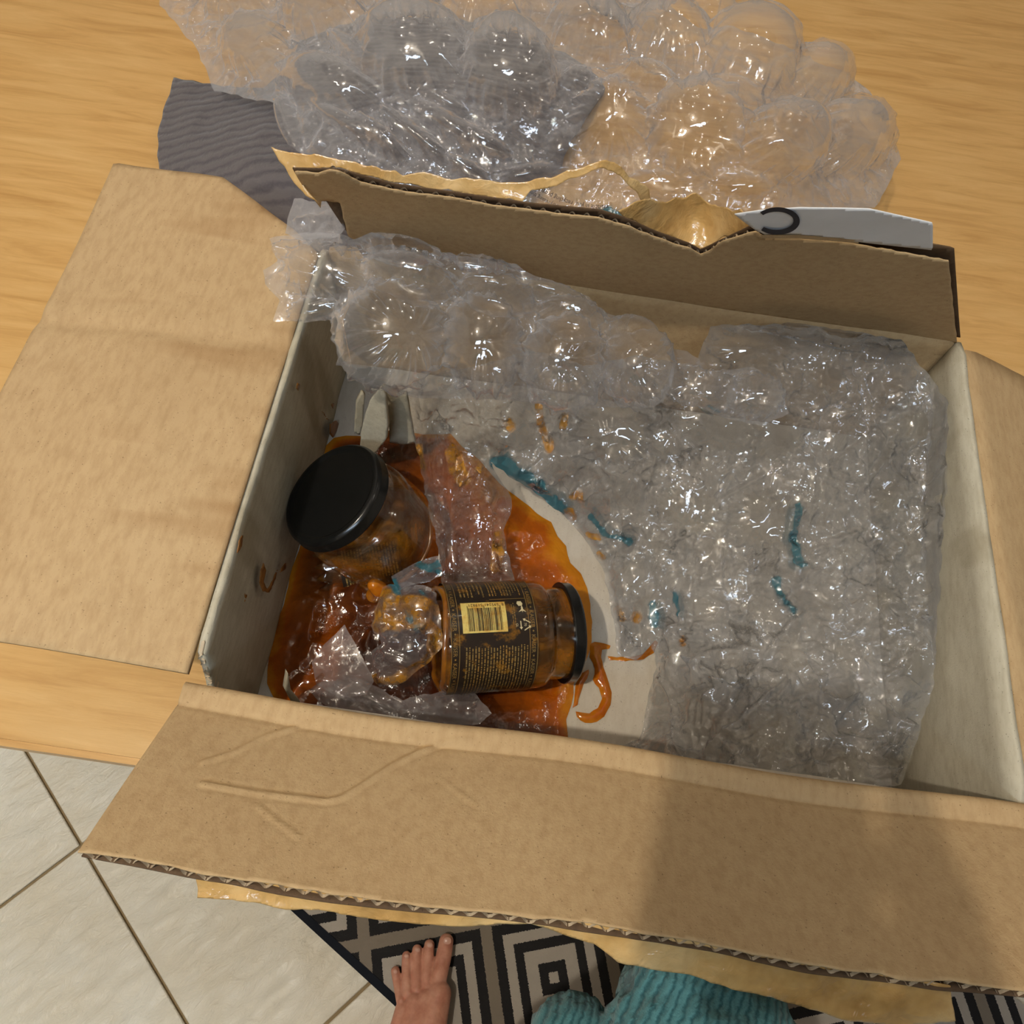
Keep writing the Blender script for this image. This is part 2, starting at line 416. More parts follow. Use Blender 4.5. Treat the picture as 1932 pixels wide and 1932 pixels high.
def m_print(name, col, soil=.35):
    t = NT(name); v = t.coord()
    sp = t.ramp(t.noise(110, 4, .65, v), [(.45, g3(0)), (.68, g3(1))])
    return t.done(t.bsdf(Base_Color=t.mixc(t.math('MULTIPLY', sp, soil), col, lin(190, 124, 10)), Roughness=.35))
MAT['gold'] = m_print('gold_print', lin(126, 104, 58))
MAT['cream'] = m_print('cream_print', lin(206, 192, 150), .15)
MAT['barcode_paper'] = m_print('barcode_panel', lin(218, 196, 112), .9)
MAT['label_black'] = m_simple('label_black', lin(26, 20, 20), .3, .4)

# ------------------------------------------------------------------ the room
T = .72; ZB = .725; ZR = .845                     # table top, carton floor, carton rim
XL, XR, YF, YB = -.138, .26, .062, .336           # carton inside
def slabbox(name, lo, hi, mat, kind=None, parent=None):
    m = MB(); m.box(lo, hi); o = m.build(name, mat, parent)
    if kind: o['kind'] = kind
    return o
fl = slabbox('floor', (-2, -1.8, -.05), (2, 2.2, -.006), MAT['grout'], 'structure')
slabbox('ceiling', (-2, -1.8, 2.45), (2, 2.2, 2.5), MAT['paint'], 'structure')
slabbox('wall_left', (-2.05, -1.8, -.05), (-2, 2.2, 2.5), MAT['paint'], 'structure')
slabbox('wall_right', (2, -1.8, -.05), (2.05, 2.2, 2.5), MAT['paint'], 'structure')
slabbox('wall_back', (-2.05, 2.2, -.05), (2.05, 2.25, 2.5), MAT['paint'], 'structure')
slabbox('wall_front', (-2.05, -1.85, -.05), (2.05, -1.8, 2.5), MAT['paint'], 'structure')
# stone tiles: one joint runs out from under the rug
TS = .40; TA = radians(48); tex = np.array([cos(TA), sin(TA)]); tey = np.array([-sin(TA), cos(TA)])
tm = None; n0 = np.array([-.0761, -.1312])
for i in range(-5, 5):
    for j in range(-5, 6):
        c = n0+tex*(i+.9)*TS+tey*(j+.5)*TS
        if abs(c[0]) > 1.66 or c[1] < -1.5 or c[1] > 1.86: continue
        if tm is None:
            m = MB(); h = TS/2-.0022; m.box((-h, -h, -.006), (h, h, 0)); o = m.build('tile', MAT['tile'], fl); bevel(o, .0012, 1); tm = o.data
        else:
            o = bpy.data.objects.new('tile', tm); COL.objects.link(o); o.parent = fl
        o.location = (c[0], c[1], 0); o.rotation_euler = (0, 0, TA)
# rug
RA = math.atan2(.292, .957)
rug = thing('rug', 'black white and taupe rug woven with concentric squares under the bare foot', 'rug', (.1481, -.1174, 0))
rug.rotation_euler = (0, 0, RA)
e0 = np.array([-.2249, -.0819]); e1 = np.array([-.0669, -.1718]); ed = (e1-e0)/np.linalg.norm(e1-e0); en = np.array([-ed[1], ed[0]])
def to_rug(p):
    d = np.array(p)-np.array([.1481, -.1174]); return (d[0]*cos(RA)+d[1]*sin(RA), -d[0]*sin(RA)+d[1]*cos(RA))
rc = [to_rug(e0+ed*a+en*b) for a, b in ((-.55, .010), (1.15, .010), (1.15, .52), (-.55, .52))]
m = MB(); m.add([(x, y, .0) for x, y in rc]+[(x, y, .008) for x, y in rc], [(3, 2, 1, 0), (4, 5, 6, 7)]+[(i, (i+1) % 4, 4+(i+1) % 4, 4+i) for i in range(4)])
m.build('woven_field', MAT['rug'], rug)
bc = [to_rug(e0+ed*a+en*b) for a, b in ((-.55, 0), (1.15, 0), (1.15, .0105), (-.55, .0105))]
m = MB(); m.add([(x, y, .0) for x, y in bc]+[(x, y, .0092) for x, y in bc], [(3, 2, 1, 0), (4, 5, 6, 7)]+[(i, (i+1) % 4, 4+(i+1) % 4, 4+i) for i in range(4)])
m.build('bound_edge', MAT['rug_edge'], rug)
# table
tb = thing('dining_table', 'light oak table carrying the cardboard carton', 'table', (0, .6, 0))
m = MB(); m.box((-.75, .03, T-.03), (.85, 1.15, T)); put(bevel(m.build('tabletop', MAT['oak']), .004), tb)
for x in (-.68, .78):
    for y in (.14, 1.06):
        m = MB(); m.box((x-.03, y-.03, .0), (x+.03, y+.03, T-.03)); put(bevel(m.build('leg', MAT['oak']), .003), tb)
m = MB(); m.box((-.66, .13, T-.1), (.76, .15, T-.031)); put(m.build('apron', MAT['oak']), tb)

# ------------------------------------------------------------------ sheets built where they lie
def plane_hit(px, py, o, n):
    d = ray(px, py); t = ((np.asarray(o)-Cv)@np.asarray(n))/(d@np.asarray(n)); return Cv+d*t[..., None]
def slab(name, poly, step, fmap, th, mat, parent=None, closed=True, rumple=0., rs=20., seed=0, extra=None):
    """a sheet with thickness th over a polygon; fmap places the polygon in the world"""
    x, y, q, be = poly_grid(poly, step); v = fmap(x, y); n = vnormals(v, q)
    if n[:, 2].mean() < 0: n = -n; q = q[:, ::-1]; be = be[:, ::-1]
    if rumple: v = v+n*(fbm(v, rs, 3, seed)*rumple)[:, None]
    if extra is not None: v = v+n*extra(x, y)[:, None]
    N = len(v); V = np.concatenate([v+n*th/2, v-n*th/2]); F = [tuple(a) for a in q]+[tuple(a[::-1]+N) for a in q]
    if closed: F += [(int(a), int(a)+N, int(b)+N, int(b)) for a, b in be]
    return mesh(name, V, F, mat, parent)
def liner(name, poly, step, fmap, off, mat, parent=None, **kw):
    g = lambda x, y: fmap(x, y)+off
    return slab(name, poly, step, g, .0006, mat, parent, **kw)
def ribbon(name, path, up, depth, amp, wl, mat, parent=None):
    """corrugated fluting: a wavy strip along a path; up = thickness direction, depth = into the board"""
    path = np.array(path, float); seg = np.linalg.norm(np.diff(path, axis=0), axis=1); cum = np.concatenate([[0], np.cumsum(seg)])
    s = np.arange(0, cum[-1], wl/10); pts = np.stack([np.interp(s, cum, path[:, k]) for k in range(3)], 1)
    ph = s/wl*2*pi+.8*np.sin(s*55); a = pts+np.array(up)*(amp*np.sin(ph))[:, None]
    a = a+np.array(depth)*(.10*rng.uniform(-1, 1, len(s)))[:, None]; b = a+np.array(depth)
    n = len(s); return mesh(name, np.concatenate([a, b]), [(i, i+1, n+i+1, n+i) for i in range(n-1)], mat, parent)

# ------------------------------------------------------------------ the carton
box = thing('cardboard_carton', 'torn open brown cardboard carton with white lining holding smashed sauce jars', 'carton', (.06, .2, T))
def addto(o): return put(o, box)
XO, YO = np.array([1., 0, 0]), np.array([0, 1., 0])
addto(slabbox('bottom_panel', (XL-.004, YF-.004, T), (XR+.004, YB+.004, ZB), MAT['white_card']))
# walls: polygons in their own planes
addto(slab('side_wall', [(.078, ZR), (YB+.002, ZR), (YB+.002, ZB-.003), (YF, ZB-.003), (YF, .80)], .006,
           lambda a, b: np.stack([XL-.002+(ZR-b)*-.02+0*a, a, b], -1), .0036, MAT['grey_card'], rumple=.0012, rs=18, seed=3))
addto(slab('side_wall', [(YF, ZR), (YB+.002, ZR), (YB+.002, ZB-.003), (YF, ZB-.003)], .012,
           lambda a, b: np.stack([XR+.002+0*a, a, b], -1), .0036, MAT['grey_card'], rumple=.001, rs=18, seed=4))
addto(slab('back_wall', [(XL, ZR), (XR, ZR), (XR, ZB-.003), (XL, ZB-.003)], .008,
           lambda a, b: np.stack([a, YB+.002+0*a, b], -1), .0036, MAT['kraft'], rumple=.0014, rs=14, seed=5))
addto(slab('front_wall', [(XL, ZR-.009), (XR, ZR-.009), (XR, ZB-.003), (XL, ZB-.003)], .012,
           lambda a, b: np.stack([a, YF-.002+0*a, b], -1), .0036, MAT['white_card'], rumple=.0008, rs=14, seed=6))
sw = [(XL-.002, y, z) for y, z in ((.0765, ZR-.001), (.070, .825), (.064, .806))]
addto(ribbon('fluting', sw, XO, (0, .006, .002), .0015, .0065, MAT['flute']))

# front flap: a rolled crease at the rim, then a panel sloping down towards the photographer
prof = np.array([(0, YF-.0005, ZR-.006), (.006, YF-.0012, ZR-.0005), (.0085, YF-.0035, ZR+.0012), (.016, YF-.0112, ZR+.0009), (.0172, YF-.0122, ZR-.0004), (.0188, YF-.0134, ZR+.0016), (.103, -.0160, .897)])
def front_map(a, b):
    return np.stack([a, np.interp(b, prof[:, 0], prof[:, 1])+.0015*np.sin(a*31), np.interp(b, prof[:, 0], prof[:, 2])], -1)
CREASES = [[(380, 1440), (440, 1420), (500, 1390), (560, 1372), (625, 1360)], [(380, 1480), (430, 1487), (500, 1499), (560, 1505), (615, 1512), (645, 1506), (690, 1478), (740, 1445), (790, 1420), (850, 1398), (890, 1395)],
           [(485, 1520), (520, 1548), (565, 1580)], [(690, 1640), (790, 1560)], [(900, 1520), (830, 1470)]]
def front_crease(a, b):
    pq = Q(front_map(a, b)); h = 0*a
    for k, c in enumerate(CREASES):
        d, _, _ = seg_near(pq[:, 0], pq[:, 1], c, False)
        amp = (.0007, .0010, .0007, .0003, .0003)[k]; h = h+amp*np.exp(-(d/3.6)**2)-.4*amp*np.exp(-((d-7)/4.)**2)
    return h
xs = np.linspace(XL-.004, XR+.004, 60)
e_in = [(x, .1005+.0009*noise(np.array([x*70, 0, 0]), 1, 2)+.0006*noise(np.array([x*300, 0, 0]), 1, 3)) for x in xs]
e_out = [(x, .1006+.0008*noise(np.array([x*60, 5, 0]), 1, 2)) for x in xs]
ff = slab('front_flap', [(XR+.004, 0), (XL-.004, 0)]+e_in, .0014, front_map, .0006, MAT['kraft'], rumple=.0003, rs=16, seed=8, extra=front_crease); addto(ff)
fn = np.array([0, .61, .79])
def front_under(a, b): return front_map(a, b)-np.array([0, .61, .79])*.0040
o = slab('outer_liner', [(XR+.004, .03), (XL-.004, .03)]+e_out, .004, front_under, .0006, MAT['kraft_gap_shade'], rumple=.0003, rs=16, seed=8); o.parent = ff
ep = np.array(e_in); pth = front_map(ep[:, 0], ep[:, 1]-.0004)-fn*.0022
dv = np.array([0, .79, -.61])*.0014
o = ribbon('fluting', pth, fn, dv, .00155, .0072, MAT['flute'], ff)
# left flap, folded out flat
lf_poly = [(XL-.004, .066), (XL-.004, .330), (-.160, .345), (-.180, .357), (-.216, .380), (-.292, .386), (-.290, .07)]
def left_map(a, b):
    return np.stack([a, b, ZR+.0006-.0022*np.exp(-((b-.262-.02*a)/.006)**2)-.006*smooth(-.20, -.29, a)+.002*np.sin(b*23+a*9)*smooth(-.15, -.2, a)], -1)
addto(slab('side_flap', lf_poly, .0035, left_map, .0036, MAT['kraft_stained'], rumple=.0008, rs=14, seed=9))
rf_poly = [(XR+.004, .07), (XR+.004, .333), (.40, .335), (.40, .07)]
addto(slab('side_flap', rf_poly, .01, lambda a, b: np.stack([a, b, ZR-.4*(a-XR)], -1), .0036, MAT['kraft'], rumple=.0008, rs=14, seed=10))
# back flap, standing and leaning in over the carton
bo = np.array([0, YB, ZR]); bu = np.array([0, -.053, .107]); bu /= np.linalg.norm(bu); bn = np.cross(XO, bu)   # bn faces the back
if bn[1] < 0: bn = -bn
def back_map(off): return lambda a, b: plane_hit(a, b, bo+bn*off, bn)
top_in = [(556, 322), (600, 326), (622, 319), (640, 322), (680, 343), (740, 357), (800, 366), (860, 374), (930, 388), (1000, 396), (1060, 404), (1130, 411), (1180, 425), (1230, 446), (1262, 457), (1300, 468), (1322, 481), (1345, 470), (1362, 456), (1400, 444), (1426, 437), (1440, 446), (1509, 450), (1600, 458), (1790, 492)]
low = [(1806, 648), (1509, 604), (1110, 550), (690, 488), (655, 440), (641, 380), (607, 378), (605, 391), (590, 372), (575, 356)]
bf = slab('back_flap', rough_poly(top_in+low, 9, 1.2, 2), 4.5, back_map(0), .0006, MAT['kraft'], rumple=.0003, rs=13, seed=11); addto(bf)
top_out = [(552, 316), (640, 318), (740, 346), (860, 363), (1000, 384), (1130, 396), (1180, 411), (1235, 436), (1300, 460), (1322, 472), (1345, 461), (1420, 424), (1509, 424), (1600, 432), (1800, 468)]
o = slab('outer_liner', top_out+[(1812, 636), (1509, 596), (1110, 542), (690, 480), (650, 430), (612, 372), (600, 384), (570, 350)], 7, back_map(.0040), .0006, MAT['kraft_gap_shade'], rumple=.0003, rs=13, seed=11); o.parent = bf
tp = np.array([p for p in top_in if 620 <= p[0] <= 1440], float)
pth = plane_hit(tp[:, 0], tp[:, 1], bo+bn*.002, bn)+bu*.0009
ribbon('fluting', pth, bn, -bu*.0022, .0016, .0074, MAT['flute'], bf)
# packing tape torn off along the flap edges
def tape(poly, zc, seed, amp, parent, step=3.0):
    fz = rbf(zc)
    o = slab('packing_tape', rough_poly(poly, 14, 1.6, seed), step, lambda a, b: P(a, b, fz(a, b)), .0003, MAT['tape'])
    n = len(o.data.vertices); v = np.zeros(n*3); o.data.vertices.foreach_get('co', v); v = v.reshape(-1, 3)
    v[:, 2] += amp*ridged(v, 45, 3, seed)*.6+amp*.5*noise(v, 130, seed+1); o.data.vertices.foreach_set('co', v.ravel()); o.data.update()
    o.parent = parent; return o
tape([(372, 1640), (422, 1648), (560, 1668), (700, 1690), (830, 1705), (966, 1720), (1160, 1744), (1340, 1778), (1509, 1806), (1700, 1840), (1790, 1858), (1800, 1925), (1700, 1935), (1600, 1925), (1509, 1897), (1440, 1878), (1380, 1866), (1300, 1838), (1240, 1830), (1165, 1815), (1120, 1780), (1060, 1762), (1000, 1742), (940, 1742), (890, 1748), (800, 1744), (740, 1738), (660, 1726), (600, 1716), (540, 1716), (480, 1702), (422, 1697), (372, 1694)],
     [(400, 1640, .8915), (966, 1718, .8915), (1509, 1805, .8915), (1790, 1858, .8915), (400, 1700, .886), (966, 1745, .887), (1250, 1830, .882), (1509, 1895, .880), (1790, 1930, .880)], 21, .0016, ff)
edge_z = lambda px: float(plane_hit(np.array([px]), np.array([np.interp(px, [p[0] for p in top_out], [p[1] for p in top_out])]), bo+bn*.0055, bn)[0, 2])
zl = [(q, y, edge_z(q)-.0025) for q, y in ((560, 320), (760, 352), (960, 385), (1130, 400), (1330, 430), (1430, 430))]
tape([(512, 278), (545, 287), (600, 291), (680, 311), (760, 331), (800, 327), (850, 338), (930, 344), (985, 346), (1040, 335), (1090, 318), (1140, 308), (1172, 318), (1200, 345), (1222, 362), (1229, 386), (1216, 388), (1196, 366), (1172, 336), (1140, 322), (1095, 331), (1050, 348), (1000, 362), (985, 383), (860, 364), (740, 347), (640, 320), (560, 318), (572, 350), (600, 384), (578, 372), (545, 330)],
     zl+[(512, 278, edge_z(560)+.004), (760, 330, edge_z(760)+.003), (1140, 308, edge_z(1130)+.016), (1225, 370, edge_z(1225)+.006), (1000, 350, edge_z(1000)+.006), (580, 372, edge_z(560)-.012)], 22, .0022, bf, 2.6)
tape([(1165, 402), (1200, 386), (1225, 378), (1290, 380), (1310, 370), (1340, 392), (1395, 398), (1430, 425), (1428, 436), (1400, 440), (1362, 450), (1345, 462), (1322, 472), (1300, 462), (1235, 440), (1180, 420)],
     zl+[(1225, 378, edge_z(1225)+.009), (1330, 388, edge_z(1330)+.008), (1300, 462, edge_z(1300)-.012), (1400, 398, edge_z(1400)+.004), (1345, 455, edge_z(1345)-.010)], 23, .0026, bf, 2.6)
o = slab('packing_tape', rough_poly([(652, 381), (694, 392), (694, 440), (668, 443), (655, 420)], 8, 1), 3, back_map(.008), .0003, MAT['tape'], rumple=.001, rs=40); o.parent = bf
# the white address label folded over the flap edge, with one big printed letter upside down
lab = slab('address_label', [(1386, 402), (1440, 394), (1509, 389), (1640, 392), (1760, 420), (1760, 470), (1600, 452), (1509, 443), (1446, 443), (1424, 431)], 4, back_map(-.0020), .0004, MAT['paper'], rumple=.0006, rs=20, seed=4); lab.parent = bf
an = np.radians(np.linspace(-142, 138, 60)); ro = np.stack([1467+42*np.cos(an), 417+26*np.sin(an)], 1); ri = np.stack([1465+32*np.cos(an), 416.5+17*np.sin(an)], 1)
tri = np.concatenate([ro, ri]); vv = back_map(-.0032)(tri[:, 0], tri[:, 1])
o = mesh('printed_letter', vv, [(i, i+1, 61+i, 60+i) for i in range(59)], MAT['ink'], lab, False)
m = MB(); m.add(back_map(-.0025)(np.array([1436., 1509, 1620, 1620, 1509, 1436]), np.array([443., 443, 453, 459, 450, 450.])), [(0, 1, 4, 5), (1, 2, 3, 4)])
o = m.build('torn_edge', MAT['kraft']); o.parent = bf
for o in (ff, bf):
    for c in o.children: c.location = (0, 0, 0)

# dried splashes on the left wall
def wall_map(a, b): return plane_hit(a, b, (XL+.0022, 0, 0), XO)
for k, (poly) in enumerate([[(497, 1062), (502, 1076), (497, 1098), (505, 1112), (516, 1090), (524, 1075), (520, 1092), (508, 1118), (496, 1116), (489, 1098), (491, 1080)],
                            [(534, 1068), (540, 1060), (538, 1074), (528, 1080)], [(452, 1018), (458, 1008), (456, 1030), (447, 1045)], [(561, 722), (566, 726), (563, 738), (559, 733)],
                            [(607, 776), (612, 780), (620, 793), (616, 792)], [(625, 763), (630, 760), (629, 773)], [(622, 800), (634, 793), (640, 800), (636, 812), (628, 826), (622, 818)], [(462, 1120), (466, 1122), (461, 1138)]]):
    addto(slab('sauce_stain', rough_poly(poly, 4, 1., k), 2.2, wall_map, .0004, MAT['stain']))

# white card inserts in the back corner and one in the near corner
def insert(poly, plane_y, tilt, label, th=.0032):
    n = np.array([tilt, -1, .10]); n /= np.linalg.norm(n)
    c = plane_hit(np.array([poly[0][0]*1.]), np.array([poly[0][1]*1.]), (0, plane_y, 0), YO)[0]
    o = slab('card_insert', rough_poly(poly, 10, .8), 3.5, lambda a, b: plane_hit(a, b, c, n), th, MAT['grey_card'])  # greyer card on the white inserts puts their shadow into the colour
    return tag(o, label, "card")
insert([(700, 752), (718, 729), (728, 745), (733, 800), (730, 826), (712, 850), (690, 862), (681, 846), (683, 812), (692, 775)], .250, -.25, 'white card flap standing in back corner, cut with slanted top, stained below')
insert([(671, 758), (682, 736), (689, 745), (684, 800), (679, 818), (668, 812)], .262, .2, 'narrow pointed white card strip in back corner above the black lid')
insert([(722, 727), (768, 742), (776, 790), (784, 832), (760, 836), (736, 832), (734, 790)], .262, 0, 'dim white card panel beside the hanging clear film tail')
insert([(541, 1266), (547, 1300), (566, 1322), (560, 1328), (546, 1318), (536, 1298)], .082, .9, 'bent white card corner soaked in sauce at the near left corner')

# ------------------------------------------------------------------ jars
PROFILE = [(0, .0335), (.004, .0348), (.056, .0348), (.061, .0346), (.0652, .0336), (.0670, .0312), (.069, .0301), (.0835, .0298)]
def jar_frame(s, th, r):
    """jar axis along +X (lid at +X); th = 0 on top, growing towards -Y"""
    return np.stack([s, -r*np.sin(th), r*np.cos(th)], -1)
def jar_glass(s0f, name, parent, nth=96, ns=46, off=0.):
    th = np.linspace(0, 2*pi, nth, endpoint=False); rows = []
    s0 = s0f(th); pr = np.array(PROFILE)
    for k in range(ns+1):
        t = k/ns; s = s0+(.0835-s0)*t; rows.append(jar_frame(s, th, np.interp(s, pr[:, 0], pr[:, 1])+off))
    v = np.concatenate(rows); f = [(k*nth+i, k*nth+(i+1) % nth, (k+1)*nth+(i+1) % nth, (k+1)*nth+i) for k in range(ns) for i in range(nth)]
    inner = v.copy(); c = inner[:, 1:]; c *= ((np.linalg.norm(c, axis=1)-.0026)/np.linalg.norm(c, axis=1))[:, None]
    N = len(v); F = f+[tuple(j+N for j in q[::-1]) for q in f]+[(i, i+N, (i+1) % nth+N, (i+1) % nth) for i in range(nth)]
    edge = np.zeros(2*N); s_all = v[:, 0]-np.tile(s0, ns+1)
    edge[:N] = edge[N:] = np.where(s_all < .0022, .9, 0)
    return mesh(name, np.concatenate([v, inner]), F, MAT['glass'], parent, True, {'sauce': edge})
def jar_lid(parent):
    pr = [(.0872, 0), (.0872, .0245), (.0867, .0272), (.0879, .0290), (.0875, .0312), (.0858, .0328), (.0808, .0331), (.0800, .0336), (.0793, .0332), (.0793, .0300)]
    nth = 96; th = np.linspace(0, 2*pi, nth, endpoint=False); v = []
    for s, r in pr: v.append(jar_frame(np.full(nth, s), th, r))
    f = [(k*nth+(i+1) % nth, k*nth+i, (k+1)*nth+i, (k+1)*nth+(i+1) % nth) for k in range(len(pr)-1) for i in range(nth)]
    o = mesh('lid', np.concatenate(v), f, MAT['black_plastic'], parent); o['label'] = 'glossy black twist-off lid with raised rim'
    m = o.modifiers.new('b', 'BEVEL'); m.width = .0004; m.segments = 2; m.limit_method = 'ANGLE'; m.angle_limit = radians(35)
    return o
RL = .0352
def strip(s0, s1, a0, a1, r, ns=2, na=24):
    """patch on the jar: s along the axis, a = angle in degrees"""
    S, A = np.meshgrid(np.linspace(s0, s1, ns), np.radians(np.linspace(a0, a1, na)), indexing='ij')
    v = jar_frame(S.ravel(), A.ravel(), r); f = [(i*na+j, i*na+j+1, (i+1)*na+j+1, (i+1)*na+j) for i in range(ns-1) for j in range(na-1)]
    return v, f
def text_mesh(txt, size):
    cu = bpy.data.curves.new('t', 'FONT'); cu.body = txt; cu.size = size; cu.resolution_u = 2; cu.align_x = 'LEFT'
    o = bpy.data.objects.new('t', cu); COL.objects.link(o); dg = bpy.context.evaluated_depsgraph_get(); dg.update()
    me = bpy.data.meshes.new_from_object(o.evaluated_get(dg)); v = np.array([x.co[:] for x in me.vertices]); f = [tuple(p.vertices) for p in me.polygons]
    bpy.data.objects.remove(o); bpy.data.meshes.remove(me); return v, f
def fine_print(mb, s0, s1, a0, a1, rows, h, r=RL+.00018, seed=0):
    """rows of tiny illegible print around the jar, built as broken dashes"""
    q = random.Random(seed)
    for k in range(rows):
        s = s0+(s1-s0)*(k+.5)/rows; a = a0+q.uniform(0, 2.5)
        end = a1 if q.random() > .25 else a0+(a1-a0)*q.uniform(.6, .95)
        while a < end:
            L = q.choice((.8, 1.6, 2.6, 3.8, 5.4))*q.uniform(.8, 1.2); b = min(a+L, end); t = q.uniform(.6, 1)*h
            v, f = strip(s-t/2, s+t/2, a, b, r, 2, 3); mb.add(v, f); a = b+q.uniform(.7, 1.3)
def polar(mb, pts, s, a, scale, r=RL+.0002, rot=0.):
    """small flat polygon drawn on the label: x reads around the jar, y towards the lid"""
    c, d = cos(rot), sin(rot); x = np.array([(p[0]*c-p[1]*d)*scale for p in pts]); y = np.array([(p[0]*d+p[1]*c)*scale for p in pts])
    mb.add(jar_frame(s+y, radians(a)+x/RL, np.full(len(x), r)), [tuple(range(len(pts)))])
def wrap_text(mb, txt, size, fpos, r=RL+.0002):
    v, f = text_mesh(txt, size)
    s, a = fpos(v[:, 0], v[:, 1]); mb.add(jar_frame(s, a, np.full(len(v), r)), f)
def make_label(parent, s0, s1):
    v, f = strip(s0, s1, -118, 118, RL, 3, 90)
    lab = mesh('paper_label', v, f, MAT['label'], parent)
    g = MB()
    for s in (s0+.0004, s0+.0052, s1-.0052, s1-.0004): g.add(*strip(s-.00018, s+.00018, -117, 117, RL+.00015, 2, 80))
    circ = 0.0
    for s in (s0+.0014, s1-.0042):
        a = -108
        while a < 96:
            wrap_text(g, 'KAISER', .0036, lambda x, y: (s+y, radians(a)+x/RL))
            v, f = text_mesh('KAISER', .0036); a += math.degrees(v[:, 0].max()/RL)+3
            polar(g, [(.5*cos(k*pi/4), .5*sin(k*pi/4)) for k in range(8)], s+.0013, a, .0011); a += 3.4
    g.build('border_lettering', MAT['gold'], lab)
    fp = MB()
    fine_print(fp, s0+.0075, s0+.024, -66, -27, 7, .0011, seed=1); fine_print(fp, s0+.026, s1-.007, -70, -28, 11, .0009, seed=2)
    fine_print(fp, s0+.0085, s1-.006, 25, 104, 21, .0009, seed=3)
    fine_print(fp, s0+.0385, s0+.0410, -18, 6, 2, .0006, seed=5)
    fp.add(*strip(s0+.026, s1-.0055, -23.6, -23.0, RL+.0002, 2, 3))
    o = fp.build('fine_print', MAT['gold'], lab)
    b = MB(); b.add(*strip(s0+.0075, s0+.0352, -20, 12, RL+.00015, 2, 16)); bp = b.build('barcode_panel', MAT['barcode_paper'], lab, True)
    d = MB()
    L = {'A': '0001101 0011001 0010011 0111101 0100011 0110001 0101111 0111011 0110111 0001011'.split()}
    L['B'] = [''.join('1' if c == '0' else '0' for c in x)[::-1] for x in L['A']]; L['C'] = [''.join('1' if c == '0' else '0' for c in x) for x in L['A']]
    code = '8595241519821'; par = 'ABAABB'
    bits = '101'+''.join(L[par[k]][int(c)] for k, c in enumerate(code[1:7]))+'01010'+''.join(L['C'][int(c)] for c in code[7:])+'101'
    hi, lo = s0+.0322, s0+.0112; mw = (hi-lo)/95
    for k, c in enumerate(bits):
        if c == '1':
            s = hi-mw*k; d.add(*strip(s-mw, s, -13.5 if k not in (0, 2, 46, 48, 92, 94) else -16, 10.2, RL+.00028, 2, 12))
    for k, c in enumerate(code):
        sx = hi+.0022 if k == 0 else (hi-mw*(4+(k-1)*7) if k < 7 else hi-mw*(50+(k-7)*7))
        wrap_text(d, c, .0030, lambda x, y: (sx-x*.9, radians(-15.0)-(.0021-y)/RL+0*x), RL+.00028)
    d.build('barcode', MAT['label_black'], bp)
    sy = MB()
    pot = [(-.4, -.3), (.0, -.45), (.45, -.2), (.4, .3), (.05, .45), (-.4, .25)]; polar(sy, pot, s0+.0445, -17, .0042)
    bird = [(-.5, .1), (-.1, .05), (.15, .55), (.2, .1), (.5, .05), (.2, -.1), (.35, -.5), (.0, -.15), (-.45, -.35), (-.2, -.05)]
    sv = []
    polar(sy, [(-.55, .0), (-.1, .12), (.1, .12), (.1, -.12), (-.1, -.12)], s0+.0455, -11, .0052); polar(sy, [(.08, .12), (.5, .5), (.3, .05), (.55, 0), (.3, -.05), (.45, -.5), (.08, -.12)], s0+.0455, -11, .0052)
    for k in range(3):       # the three chasing arrows of the recycling mark
        r0 = k*2*pi/3
        polar(sy, [(-.36, -.42), (.22, -.42), (.22, -.33), (-.31, -.33)], s0+.0462, 6, .0070, rot=r0); polar(sy, [(.2, -.52), (.42, -.37), (.2, -.22)], s0+.0462, 6, .0070, rot=r0)
    wrap_text(sy, '70', .0022, lambda x, y: (s0+.0456+y, radians(6)+(x-.0012)/RL)); wrap_text(sy, 'GL', .0019, lambda x, y: (s0+.0405+y, radians(6)+(x-.001)/RL))
    sy.build('printed_symbols', MAT['cream'], lab)
    return lab
def jag(seed, base, amp, extra=None):
    r = np.random.RandomState(seed); k = 22; a = np.sort(r.uniform(0, 2*pi, k)); h = r.uniform(-amp, amp, k)
    def f(th):
        t = np.mod(th, 2*pi); v = np.interp(t, np.concatenate([[a[-1]-2*pi], a, [a[0]+2*pi]]), np.concatenate([[h[-1]], h, [h[0]]])) + base
        return v+(extra(t) if extra else 0)
    return f
def axis_matrix(o, xdir, zhint):
    x = Vector(xdir).normalized(); z = Vector(zhint); y = z.cross(x).normalized(); z = x.cross(y)
    m = Matrix((x, y, z)).transposed().to_4x4(); m.translation = Vector(o); return m
# lying jar: open broken end towards the left wall, lid towards the middle of the carton
ja = P(832, 1205, ZB+.047); jb = P(1088, 1192, ZB+.0335)
jd = jb-ja; jd /= np.linalg.norm(jd)
j2 = thing('sauce_jar', 'broken glass jar lying on its side, black label with yellow barcode panel', 'jar')
j2.matrix_world = axis_matrix(ja, jd, (0, 0, 1)) @ Matrix.Scale(.93, 4)
jar_glass(jag(5, -.0035, .0022, lambda t: .0035*np.exp(-((t-2.0)/.5)**2)), 'glass_body', j2); make_label(j2, .0005, .0545); jar_lid(j2)
# upright-leaning jar: only shoulder, neck and lid are left
lc = P(625, 930, ZB+.070); vd = lc-Cv; vd /= np.linalg.norm(vd)
ea = Rv-(Rv@vd)*vd; ea /= np.linalg.norm(ea); eb = np.cross(ea, vd); eb *= np.sign(eb@Uv)
jn = -.78*.77*ea+.63*.77*eb-.63*vd
j1 = thing('sauce_jar', 'broken jar top leaning by left wall, black lid up, sauce smeared glass dome', 'jar')
j1.matrix_world = axis_matrix(lc-jn*.0875*1.08, jn, (.6, .1, .8)) @ Matrix.Scale(1.08, 4)
jar_glass(jag(9, .030, .004, lambda t: .005*np.cos(t-1.)), 'glass_body', j1); jar_lid(j1)
